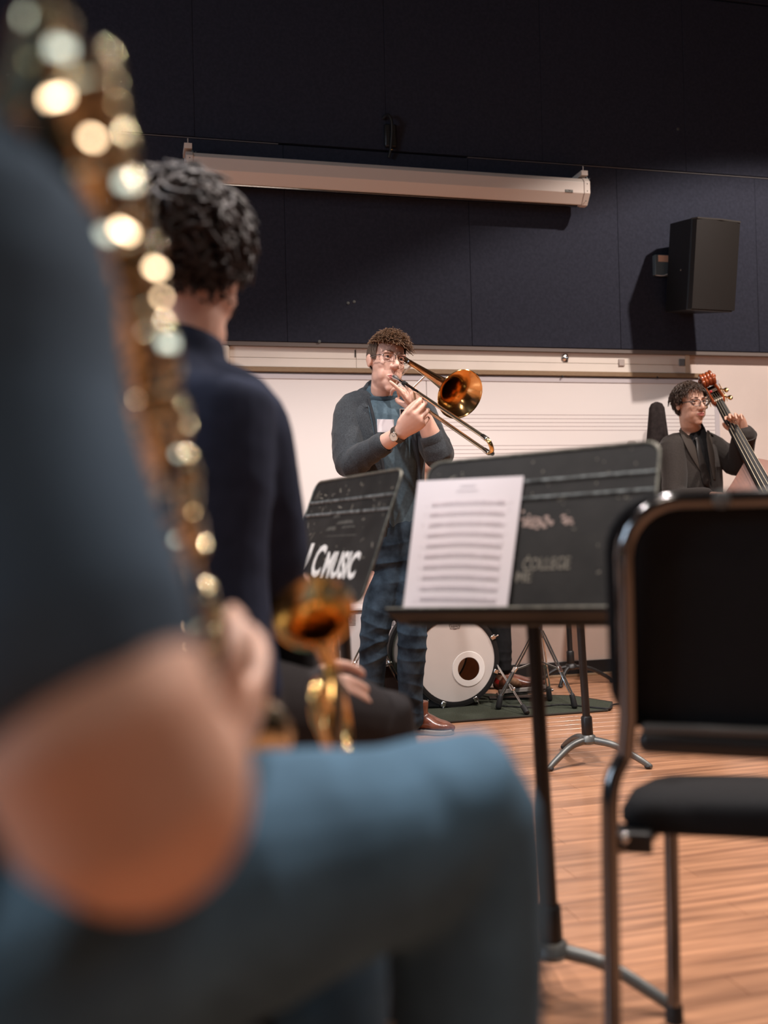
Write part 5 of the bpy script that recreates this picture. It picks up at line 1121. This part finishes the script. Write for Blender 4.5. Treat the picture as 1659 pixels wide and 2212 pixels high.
# body: front, back and ribs
half = [(0.03, 0.0), (0.055, 0.02), (0.11, 0.065), (0.19, 0.13), (0.245, 0.22), (0.25, 0.30), (0.215, 0.40), (0.175, 0.49), (0.175, 0.56), (0.215, 0.63), (0.285, 0.73), (0.325, 0.85), (0.315, 0.97), (0.25, 1.07), (0.12, 1.125), (0.0, 1.135)]
half = [tuple(p) for p in crom([V(*p) for p in half], 3)]
outl = half + [(-u, v) for u, v in half[-2::-1]]
def plate(w, scale, zoff): return [BP(u * scale, VB - 0.01 + v * (1 if scale == 1 else 1) , zoff) for u, v in outl]
mb = MB(); mb.rings([plate(0, 1.0, -0.205), plate(0, 1.0, -0.03)]); bd = build(mb, 'ribs', VARN, db, angle=35)
for z0, dz, nm in ((-0.03, 0.03, 'front'), (-0.205, -0.02, 'back')):
    mb = MB(); cen = 0.60
    def sc_(k): return [BP(u * k, VB - 0.01 + cen + (v - cen) * k, 0) for u, v in outl]
    R0 = [p + NRM * z0 for p in sc_(1.03)]; R1 = [p + NRM * (z0 + dz * 0.25) for p in sc_(1.03)]; R2 = [p + NRM * (z0 + dz * 0.5) for p in sc_(0.9)]; R3 = [p + NRM * (z0 + dz * 1.0) for p in sc_(0.5)]; R4 = [p + NRM * (z0 + dz * 1.1) for p in sc_(0.05)]
    mb.rings([R0, R1, R2, R3, R4]); build(mb, nm, mat('amber spruce top', srgb(120, 68, 42), 0.4, var=0.2, scale=12, coat=0.2) if nm == 'front' else VARN, db, angle=60)
mb = MB(); mb.prism([(-0.07, 0), (-0.055, 0.05), (-0.045, 0.10), (0.045, 0.10), (0.055, 0.05), (0.07, 0)], BP(0, VBR, -0.005), LAT, NRM, AX * 0.012); build(mb, 'bridge', MAPLE, db)
mb = MB(); mb.prism([(-0.04, 0), (0.04, 0), (0.022, 0.30), (-0.022, 0.30)], BP(0, VBR + 0.13, 0.03), LAT, AX, NRM * 0.015); build(mb, 'tailpiece', EBONY, db, bevel=0.004)
mb = MB(); mb.tube([BP(0, VB + 1.10, -0.10), S_ + AX * tend + (-NRM * 0.10)*0 + ZV * 0.0], 0.008, 10); build(mb, 'end_pin', CHROME, db)

# ================================================================== the drummer, mostly hidden behind drum and stand
dm = thing('person', 'seated drummer in black trousers and tan boots behind the bass drum', 'person', P(1060, 1500, 5.1) * V(1, 1, 0))
FD = V(0.92, -0.38, 0); HD = P(922, 985, 5.16)
RD = frame_from(math.radians(68))
body = MB(); head_parts(body, HD, RD, 0.95)
limb(body, [HD + RD @ V(0, -0.018, -0.03), P(908, 1050, 5.18), P(905, 1075, 5.2)], [(0.05, 0.05), (0.055, 0.055), (0.08, 0.06)])
limb(body, [P(905, 1075, 5.2), P(905, 1150, 5.2), P(905, 1240, 5.22)], [(0.12, 0.08), (0.13, 0.09), (0.13, 0.1)], ref=FD)
for y_ in (5.05, 5.33):
    a_, b_, c_ = P(905, 1095, y_), P(930, 1190, y_ - 0.02), P(1010, 1180, y_ - 0.05); bent(body, [a_, b_, c_], [0.04, 0.036, 0.026])
    hand_parts(body, c_, V(0.95, -0.2, 0), V(0, 0, -1), V(0, -1, 0), [(0.9, 1.1, 0.7)] * 4, 0.95)
KD = P(1066, 1285, 5.12); AD = P(1084, 1450, 5.03)
bent(body, [P(910, 1255, 5.18), KD, AD, AD + V(0, 0, -0.05)], [0.075, 0.05, 0.036, 0.034]); bent(body, [P(915, 1255, 5.3), P(1030, 1275, 5.36), P(1035, 1440, 5.36)], [0.075, 0.05, 0.036])
place('body', remesh(body, 0.006, 4), SKIN2, dm, angle=180)
build(scalp(HD, RD, 0.95, keep_b, 0.012), 'hair', HAIRD, dm, angle=180)
tp_ = MB(); limb(tp_, [P(905, 1265, 5.21), P(905, 1160, 5.2), P(905, 1095, 5.2), P(906, 1070, 5.2)], [(0.16, 0.12), (0.155, 0.115), (0.16, 0.11), (0.09, 0.08)], ref=FD)
for y_ in (5.05, 5.33): limb(tp_, [P(905, 1098, y_), P(930, 1190, y_ - 0.02), P(990, 1184, y_ - 0.04)], [0.066, 0.055, 0.042])
place('shirt', remesh(tp_, 0.008, 3), BLACKC, dm, angle=180)
tz = MB(); limb(tz, [P(900, 1258, 5.19), P(985, 1268, 5.15), KD, KD * 0.5 + AD * 0.5 + V(0.01, 0, 0), AD + V(0, 0, 0.02)], [0.10, 0.085, 0.072, 0.060, 0.052]); limb(tz, [P(900, 1258, 5.28), P(1030, 1275, 5.36), P(1035, 1440, 5.36)], [0.10, 0.07, 0.052])
place('trousers', remesh(tz, 0.006, 3, lambda v, n: folds(v, n, [(AD, 0.1, (0, 0, 1), 0.03, 0.005)])), BLACKC, dm, angle=180)
mb = MB(); mb.tube([AD + V(0, 0, 0.03), AD + V(-0.004, 0, -0.03), AD + V(-0.010, 0, -0.06)], [0.034, 0.033, 0.032], 16, sub=4, round_=True); build(mb, 'sock', REDK, dm)
hq = P(1078, 1512, 5.03); hq[2] = 0.035; shoe(dm, hq, P(1178, 1487, 4.98), LEATHER, SOLE, h=0.055, shaft=True, w=0.048)
mb = MB(); mb.tube([P(1100, 1468, 4.985), P(1113, 1474, 4.96), P(1122, 1478, 4.97)], [0.014, 0.02, 0.012], 10, sub=4, round_=True); build(mb, 'boot_tongue', TAN, dm)
h2 = P(1030, 1480, 5.40); h2[2] = 0.009; shoe(dm, h2, h2 + V(0.27, -0.02, 0), LEATHER, SOLE, h=0.08)
# pedal under the boot
pdl = thing('drum_pedal', 'dark foot pedal under the tan boot', 'pedal', V(hq[0] + 0.1, hq[1], 0.009))
mb = MB(); mb.prism([(-0.045, 0), (0.045, 0), (0.035, 0.28), (-0.035, 0.28)], V(hq[0] - 0.01, hq[1] - 0.0, 0.022), V(0, 1, 0), nz(P(1178, 1487, 4.98) - hq), V(0, 0, 0.010)); build(mb, 'footboard', DCHROME, pdl, bevel=0.003)
mb = MB(); mb.box(V(hq[0] + 0.10, hq[1], 0.014), (0.30, 0.08, 0.008)); build(mb, 'base_plate', BLACKM, pdl, bevel=0.002)

# ================================================================== curly haired player, from behind
cu = thing('person', 'seated curly-haired person in a navy tee, seen from behind', 'person', V(-0.33, 1.62, 0))
HC = P(408, 570, 1.63); RC = frame_from(math.radians(148), math.radians(6), math.radians(-14)); FC = V(0.5, 0.86, 0)
SRc, ERc, WRc = P(512, 925, 1.60), P(588, 1275, 1.70), P(636, 1480, 1.70)
body = MB(); head_parts(body, HC, RC, 0.98)
limb(body, [HC + RC @ V(0, -0.018, -0.03), P(420, 720, 1.62), P(390, 800, 1.61), P(378, 900, 1.6)], [(0.052, 0.056), (0.050, 0.054), (0.052, 0.053), (0.056, 0.056)], ref=FC)
limb(body, [P(370, 935, 1.6), P(370, 1150, 1.58), P(390, 1450, 1.56)], [(0.13, 0.08), (0.14, 0.09), (0.15, 0.1)], ref=FC)
bent(body, [SRc, ERc, WRc], [0.046, 0.042, 0.027]); SLc = SRc + V(-0.30, 0.16, 0); bent(body, [SLc, SLc + V(0.02, 0.1, -0.27), SLc + V(0.24, 0.25, -0.25)], [0.046, 0.042, 0.027])
hand_parts(body, WRc, nz(P(700, 1495, 1.70) - WRc), V(0.3, 0.7, -0.5), V(0.3, -0.5, 0.8), [(0.7, 1.0, 0.6)] * 4, 1.0)
hand_parts(body, SLc + V(0.24, 0.25, -0.25), V(0.8, 0.2, 0.1), V(0, 0, -1), V(0.3, -0.9, 0), [(0.6, 0.8, 0.5)] * 4, 0.95)
HPc, KNc = P(440, 1560, 1.56), P(815, 1560, 1.85); KNc[2] = 0.535
bent(body, [HPc, KNc, V(KNc[0] + 0.02, KNc[1], 0.10)], [0.08, 0.055, 0.038]); HP2 = HPc + V(-0.12, 0.16, 0); bent(body, [HP2, HP2 + V(0.22, 0.42, -0.03), V(HP2[0] + 0.24, HP2[1] + 0.42, 0.1)], [0.08, 0.055, 0.038])
place('body', remesh(body, 0.006, 3), SKIN, cu, angle=180)
def keep_c(q):
    x, y, z = q
    if y > 0.06 and z < 0.07: return 0
    if z < -0.065: return 0
    if y > 0.035 and z < 0.02: return 0
    return 1.0
build(scalp(HC, RC, 0.98, keep_c, 0.018), 'hair', HAIRK, cu, angle=180)
hm = tufts(HC, RC, 0.98, 1500, keep_c, 0.062, 0.0068, 0.012, 1.1, seed=21, npt=9, sweep=(0, 0, -0.15))
build(hm, 'hair_curls', HAIRK, cu, angle=180)
tc_ = MB(); limb(tc_, [P(392, 1500, 1.56), P(375, 1250, 1.57), P(370, 1000, 1.58), P(372, 890, 1.6), P(378, 832, 1.61), P(390, 790, 1.615), P(397, 768, 1.617)], [(0.175, 0.125), (0.165, 0.12), (0.185, 0.12), (0.185, 0.11), (0.14, 0.09), (0.084, 0.080), (0.070, 0.068)], ref=FC, n=28)
limb(tc_, [P(440, 885, 1.61), SRc, P(545, 1060, 1.63), P(568, 1205, 1.67)], [0.088, 0.084, 0.082, 0.080], n=22)
limb(tc_, [SLc + V(0.08, -0.03, 0.02), SLc, SLc + V(0.02, 0.08, -0.2)], [0.085, 0.08, 0.075], n=18)
place('t_shirt', remesh(tc_, 0.008, 3, lambda v, n: folds(v, n, [(P(500, 1000, 1.55), 0.16, (0.6, 0, 0.7), 0.07, 0.008), (P(430, 1100, 1.5), 0.2, (0.7, 0, 0.4), 0.08, 0.008)], 0.004, 12)), NAVYT, cu, angle=180)
us = MB(); limb(us, [P(560, 1150, 1.66), ERc, ERc * 0.5 + WRc * 0.5, ERc * 0.1 + WRc * 0.9], [0.060, 0.062, 0.052, 0.042], n=18); limb(us, [SLc + V(0.02, 0.08, -0.2), SLc + V(0.02, 0.1, -0.27), SLc + V(0.2, 0.22, -0.25)], [0.058, 0.055, 0.042], n=18)
place('undershirt_sleeves', remesh(us, 0.007, 3), BLACKC, cu, angle=180)
tz = MB(); limb(tz, [P(400, 1540, 1.57), HPc * 0.6 + KNc * 0.4 + V(0, 0, 0.01), KNc * 0.9 + HPc * 0.1, KNc, V(KNc[0] + 0.02, KNc[1], 0.3), V(KNc[0] + 0.02, KNc[1], 0.05)], [0.115, 0.095, 0.080, 0.076, 0.064, 0.062], n=22)
limb(tz, [HP2, HP2 + V(0.22, 0.42, -0.03), V(HP2[0] + 0.24, HP2[1] + 0.42, 0.05)], [0.105, 0.078, 0.062], n=22); limb(tz, [P(395, 1500, 1.58), P(400, 1600, 1.58)], [(0.17, 0.13), (0.17, 0.13)], ref=FC)
place('trousers', remesh(tz, 0.008, 3, lambda v, n: folds(v, n, [(KNc, 0.14, (1, 0, 0.3), 0.07, 0.010)], 0.006, 12)), mat('dark grey trousers', srgb(56, 53, 54), 0.9, spec=0.1), cu, angle=180)
for p in (V(KNc[0] + 0.0, KNc[1] + 0.0, 0), V(HP2[0] + 0.22, HP2[1] + 0.40, 0)): shoe(cu, p, p + V(0.16, 0.22, 0), BLACKM, RUBBER, h=0.09)
# ---- trumpet resting upright at his knee
TS = 0.86; TB = P(677, 1322, 1.06); TA = nz(V(-0.10, -0.80, 0.60)); TD = nz(V(0.02, -0.45, -0.9)); TD = nz(TD - TA * TD.dot(TA))
tp2 = thing('trumpet', 'small brass trumpet held upright, its bell facing the camera', 'trumpet', TB - TA * (0.2 * TS))
mb = MB(); mb.lathe([(h_ * TS, r_ * TS) for h_, r_ in [(0.0, 0.050), (-0.003, 0.0475), (-0.012, 0.037), (-0.03, 0.026), (-0.06, 0.0175), (-0.11, 0.012), (-0.20, 0.0085), (-0.26, 0.0075)]], TB, TA, 40); bl = build(mb, 'bell', GOLDB, tp2, angle=180)
mb = MB(); mb.lathe([(h_ * TS, r_ * TS) for h_, r_ in [(0.0, 0.049), (0.002, 0.051), (-0.002, 0.0525), (-0.003, 0.049)]], TB, TA, 40); build(mb, 'bell_rim', BRASS, bl)
e0 = TB - TA * (0.26 * TS)
mb = MB(); mb.tube([e0 + TD * (0.075 * TS) * (0.5 - 0.5 * math.cos(a)) - TA * (0.0375 * TS) * math.sin(a) for a in [math.pi * k / 10 for k in range(11)]] , 0.0070 * TS, 12); build(mb, 'bell_bow', BRASS, tp2)
mb = MB(); mb.tube([e0 + TD * (0.075 * TS), TB - TA * (0.05 * TS) + TD * (0.075 * TS)], 0.0062 * TS, 12); build(mb, 'leadpipe', BRASS, tp2)
mb = MB(); mb.tube([TB - TA * (0.05 * TS) + TD * (0.075 * TS) + TD * (0.05 * TS) * (0.5 - 0.5 * math.cos(a)) + TA * (0.025 * TS) * math.sin(a) for a in [math.pi * k / 10 for k in range(11)]], 0.0066 * TS, 12); build(mb, 'tuning_slide', BRASS, tp2)
mb = MB(); mb.tube([TB - TA * (0.05 * TS) + TD * (0.125 * TS), TB - TA * (0.16 * TS) + TD * (0.125 * TS)], 0.006 * TS, 12); build(mb, 'lower_pipe', BRASS, tp2)
for k in range(3):
    o_ = TB - TA * ((0.135 + 0.026 * k) * TS) + TD * (0.04 * TS); mb = MB(); mb.lathe([(h_ * TS, r_ * TS) for h_, r_ in [(-0.035, 0.0), (-0.035, 0.010), (-0.03, 0.0115), (0.085, 0.0115), (0.09, 0.010), (0.09, 0.004), (0.108, 0.004), (0.109, 0.009), (0.113, 0.008), (0.113, 0)]], o_, TD, 18); build(mb, 'valve', NICKEL if k % 2 else BRASS, tp2)

# ================================================================== nearest player: arm, jeans and saxophone
pa = thing('person', 'blurred seated person in blue-grey shirt and jeans, left foreground', 'person', V(-0.3, 0.7, 0))
FA = nz(V(0.93, 0.37, 0))
SRa, ERa, WRa = P(-150, 560, 0.50), P(262, 1690, 0.425), P(450, 1650, 0.70)
KNa = P(985, 1765, 0.86); HPa = V(-0.40, 0.64, 0.55); HPb = V(-0.43, 0.86, 0.60); KNb = V(-0.088, 1.05, 0.54)
HA = V(-0.40, 0.64, 1.30); RA = np.stack([np.cross(FA, ZV), FA, ZV], 1)
body = MB(); head_parts(body, HA, RA)
limb(body, [HA + V(0, 0, -0.04), HA + V(-0.01, 0, -0.13), V(-0.42, 0.63, 1.08)], [(0.052, 0.056), (0.055, 0.056), (0.08, 0.07)])
limb(body, [V(-0.43, 0.62, 1.08), V(-0.45, 0.65, 0.85), V(-0.46, 0.70, 0.60)], [(0.13, 0.08), (0.14, 0.09), (0.14, 0.1)], ref=FA)
limb(body, [SRa, SRa * 0.45 + ERa * 0.55, ERa, ERa * 0.55 + WRa * 0.45, WRa], [0.050, 0.052, 0.052, 0.043, 0.028], n=22)
SLa = V(-0.40, 0.83, 1.02); bent(body, [SLa, V(-0.30, 0.92, 0.80), V(-0.27, 0.72, 0.96)], [0.048, 0.044, 0.028])
hand_parts(body, WRa, nz(P(556, 1510, 0.80) - WRa), V(-0.75, 0.35, 0.35), V(0.2, -0.6, 0.8), [(0.35, 0.6, 0.4), (0.45, 0.7, 0.5), (0.5, 0.75, 0.5), (0.55, 0.8, 0.5)], 1.0, 0.08)
hand_parts(body, V(-0.27, 0.72, 0.96), V(0.55, -0.6, 0.5), V(0.2, 0.6, 0.5), V(-0.3, -0.3, 0.9), [(0.5, 0.8, 0.5)] * 4, 0.95)
bent(body, [HPa, KNa, V(KNa[0] + 0.012, KNa[1], 0.09)], [0.08, 0.055, 0.038]); bent(body, [HPb, KNb, V(KNb[0], KNb[1], 0.09)], [0.08, 0.055, 0.038])
place('body', remesh(body, 0.005, 5), SKIN2, pa, angle=180)
build(scalp(HA, RA, 1.0, keep_b, 0.012), 'hair', HAIRD, pa, angle=180)
st = MB(); limb(st, [V(-0.46, 0.70, 0.56), V(-0.45, 0.66, 0.80), V(-0.43, 0.63, 1.0), V(-0.42, 0.63, 1.09), V(-0.415, 0.635, 1.15)], [(0.17, 0.13), (0.17, 0.125), (0.18, 0.115), (0.13, 0.09), (0.07, 0.066)], ref=FA, n=26)
HEM = P(118, 1400, 0.435)
limb(st, [V(-0.36, 0.56, 1.05), SRa, SRa * 0.5 + HEM * 0.5, HEM], [0.085, 0.082, 0.070, 0.066], n=26); limb(st, [V(-0.42, 0.75, 1.04), SLa, SLa * 0.4 + V(-0.30, 0.92, 0.80) * 0.6], [0.085, 0.08, 0.07], n=22)
place('shirt', remesh(st, 0.007, 4, lambda v, n: folds(v, n, [(P(100, 900, 0.45), 0.12, (1, 0, 0.4), 0.06, 0.006)], 0.004, 14)), SHIRTA, pa, angle=180)
tz = MB()
limb(tz, [V(-0.46, 0.68, 0.60), HPa, HPa * 0.5 + KNa * 0.5 + V(0, 0, 0.02), KNa * 0.9 + HPa * 0.1, KNa, V(KNa[0] + 0.006, KNa[1] + 0.005, 0.45), V(KNa[0] + 0.012, KNa[1], 0.25), V(KNa[0] + 0.012, KNa[1], 0.06)], [0.13, 0.125, 0.104, 0.078, 0.072, 0.066, 0.062, 0.060], n=24)
limb(tz, [HPb, HPb * 0.5 + KNb * 0.5, KNb, V(KNb[0], KNb[1], 0.3), V(KNb[0], KNb[1], 0.06)], [0.105, 0.088, 0.076, 0.076, 0.074], n=22); limb(tz, [V(-0.46, 0.72, 0.68), V(-0.46, 0.72, 0.55)], [(0.15, 0.18), (0.15, 0.18)], ref=V(0, 1, 0))
place('jeans', remesh(tz, 0.007, 3, lambda v, n: folds(v, n, [(KNa, 0.12, (0.9, 0.3, 0.2), 0.07, 0.008), (HPa * 0.4 + KNa * 0.6, 0.14, (0.8, 0.4, 0), 0.08, 0.008)], 0.004, 14)), JEANA, pa, angle=180)
for p in (V(KNa[0], KNa[1], 0), V(KNb[0], KNb[1], 0)): shoe(pa, p - FA * 0.05, p + FA * 0.23, BLACKM, RUBBER, h=0.09)
# ---- saxophone
sx = thing('saxophone', 'blurred brass saxophone with shining keys, held by the player at the left', 'saxophone', P(460, 1640, 0.87))
SXB = mat('polished sax lacquer', (0.66, 0.55, 0.34), 0.15, 1.0); GLINT = mat('polished glint dome', (0.86, 0.72, 0.52), 0.05, 1.0)  # second material is for the added glint domes
X0, XB = P(108, 120, 0.505), P(405, 1600, 0.87)
path = [X0, P(188, 480, 0.575), P(275, 850, 0.67), P(325, 1180, 0.755), XB]
mb = MB(); mb.tube(path, [0.016, 0.020, 0.023, 0.026, 0.030], 24, sub=8); build(mb, 'body_tube', SXB, sx)
mth = V(-0.305, 0.655, 1.235); mb = MB(); mb.tube([X0, X0 + nz(path[0] - path[1]) * 0.015, X0 + V(-0.05, 0.06, 0.0), mth], [0.0125, 0.012, 0.0105, 0.0085], 16, sub=6); build(mb, 'neck', SXB, sx)
mb = MB(); mb.tube([mth + V(0.04, -0.035, 0.01) , mth + V(-0.03, 0.006, 0.0)], [0.011, 0.007], 14, sub=1, round_=True); build(mb, 'mouthpiece', EBONY, sx)
ad = nz(XB - path[3]); bx = nz(V(0.75, 0.55, 0.2)); bx = nz(bx - ad * bx.dot(ad))
BLC = P(398, 1395, 0.86); AXB = nz(V(0.30, 0.72, 0.60))
mb = MB(); mb.tube([XB, XB + ad * 0.05 + bx * 0.01, XB + ad * 0.065 + bx * 0.04, XB + ad * 0.03 + bx * 0.065, BLC - AXB * 0.11, BLC - AXB * 0.055], [0.030, 0.031, 0.032, 0.033, 0.034, 0.038], 20, sub=5); build(mb, 'bow', SXB, sx)
mb = MB(); mb.lathe([(-0.058, 0.038), (-0.03, 0.044), (-0.012, 0.053), (-0.002, 0.064), (0.0, 0.067), (0.002, 0.066), (-0.004, 0.060), (-0.03, 0.041), (-0.058, 0.035)], BLC, AXB, 40); build(mb, 'bell', SXB, sx, angle=180)
def sxp(t):
    i = min(int(t * 4), 3); f_ = t * 4 - i; return path[i] * (1 - f_) + path[i + 1] * f_, nz(path[i + 1] - path[i]), 0.016 + 0.014 * t
LAMP_ = [W(3.9, 4.35, 2.2), W(0.4, 4.35, 3.0), W(2.2, 4.35, 3.0), W(-0.4, 4.35, 4.6)]
r_ = random.Random(11)
for k in range(24):
    t = 0.015 + 0.93 * k / 23; p, dr, rd = sxp(t)
    ang = (-0.55, 0.35, 1.2, -0.1, 1.9)[k % 5]
    out = V(1, -0.15, 0.25) * math.cos(ang) + V(0.1, -0.8, 0.6) * math.sin(ang); out = nz(out - dr * dr.dot(out)); cr_ = 0.009 + 0.008 * t + 0.002 * (k % 3)
    q = p + out * (rd + 0.012)
    ky_ = bpy.data.objects.new('key', None); COL.objects.link(ky_); ky_.parent = sx
    mb = MB(); mb.lathe([(-0.005, cr_), (0.0, cr_), (0.0015, cr_ * 0.92), (0.0032, cr_ * 0.6), (0.0038, 0.0)], q, out, 20); build(mb, 'key_cup', SXB, ky_, angle=180)
    mb = MB(); mb.lathe([(-0.008, 0.0), (-0.008, cr_ * 0.9), (-0.005, cr_ * 0.9)], q, out, 16); build(mb, 'pad', TAN, ky_)
    sd = nz(np.cross(dr, out)); mb = MB(); mb.tube([q + out * 0.002, q + sd * cr_ * 1.2 + out * 0.001, p + sd * (rd + 0.006) + out * 0.004], 0.0022, 8, sub=3); build(mb, 'key_arm', SXB, ky_)
for sgn in (-1, 1):
    pts = []
    for k in range(9):
        p, dr, rd = sxp(0.06 + 0.88 * k / 8); o_ = nz(V(0.2, -0.9, 0.4) - dr * dr.dot(V(0.2, -0.9, 0.4))); s_ = np.cross(dr, o_); pts.append(p + s_ * sgn * (rd + 0.006) + o_ * 0.006)
    mb = MB(); mb.tube(pts, 0.0024, 10, sub=2); build(mb, 'key_rod', SXB, sx)
    for k in range(1, 8):
        mb = MB(); mb.ell(pts[k], 0.0048, nu=12, nv=8); build(mb, 'rod_post', SXB, sx)
WINP = W(-4.4, 2.5, 4.0)
def add_glint(px, py, d, src, dia, curv):  # added mirror dome, turned so its source glints into the camera
    ax_ = [sxp(t_ / 60) for t_ in range(61)]; d2 = d - 0.12
    while d2 < d + 0.04 and min(np.linalg.norm(z[0] - P(px, py, d2)) - z[2] for z in ax_) > 0.026: d2 += 0.002
    q = P(px, py, min(d2, d + 0.01)); h_ = nz(nz(CAM - q) + nz(np.asarray(src) - q)); n_ = 6; pr = []
    for j in range(n_ + 1):
        r_ = dia / 2 * (1 - j / n_); pr.append((math.sqrt(curv ** 2 - r_ ** 2) - curv, r_))
    mb = MB(); mb.lathe([(pr[0][0] - 0.002, dia / 2)] + pr, q, h_, 20); tk = build(mb, 'glint_dome', GLINT, sx, angle=180)
    c_ = min((sxp(t_ / 40) for t_ in range(41)), key=lambda z: np.linalg.norm(z[0] - q)); mb = MB(); mb.tube([q - h_ * 0.002, (q + c_[0]) / 2 - h_ * 0.006, c_[0]], 0.002, 8, sub=3); build(mb, 'glint_arm', SXB, tk)
for px, py, src, dia in ((132, 105, GLINT_WIN, 0.010), (122, 210, GLINT_PANELS[1], 0.009), (200, 298, GLINT_PANELS[0], 0.0055), (199, 332, GLINT_PANELS[1], 0.0055), (275, 394, GLINT_WIN, 0.009),
        (226, 505, GLINT_WIN, 0.012), (268, 499, GLINT_PANELS[0], 0.009), (335, 532, GLINT_PANELS[1], 0.0055), (337, 580, GLINT_PANELS[0], 0.0065), (364, 741, GLINT_WIN, 0.013), (350, 642, GLINT_PANELS[0], 0.0035), (316, 696, GLINT_PANELS[1], 0.0035),
        (140, 618, GLINT_PANELS[1], 0.003), (298, 862, GLINT_PANELS[0], 0.003), (385, 980, GLINT_WIN, 0.004), (382, 1165, GLINT_WIN, 0.004)):
    add_glint(px, py, 0.49 + 0.27 * py / 1200, src, dia * 1.15, 0.09)
for px, py, dia in ((410, 1350, 0.006), (495, 1394, 0.006), (372, 1382, 0.003), (417, 1396, 0.003)): add_glint(px, py, 0.79, GLINT_PANELS[0], dia, 0.09)
for k in range(3):
    a = 0.9 + 0.5 * k; q = BLC - AXB * (0.03 + 0.03 * k) + V(-0.2, -0.9, 0.2) * 0.052; mb = MB(); mb.lathe([(-0.004, 0.017), (0.0, 0.017), (0.002, 0.014), (0.0042, 0.006), (0.0045, 0)], q, nz(V(-0.1, -0.85, 0.5)), 20); build(mb, 'bell_key', SXB, sx, angle=180)
    mb = MB(); mb.ell(q + V(0.02, -0.004, 0.012), 0.006, nu=12, nv=8); build(mb, 'guard_post', SXB, sx)

# ---- the chair under the nearest player
def copy_tree(o, parent=None):
    c_ = o.copy(); COL.objects.link(c_); c_.parent = parent
    for k_ in list(o.children): copy_tree(k_, c_)
    return c_
ch2 = copy_tree(ch); ch2.location = (-0.28, 0.80, 0); ch2.rotation_euler = (0, 0, math.atan2(FA[1], FA[0]) - math.atan2(CF[1], CF[0]))
ch2['label'] = 'black chair under the blurred person in jeans, left foreground'; ch['group'] = 'black musician chairs'; ch2['group'] = 'black musician chairs'
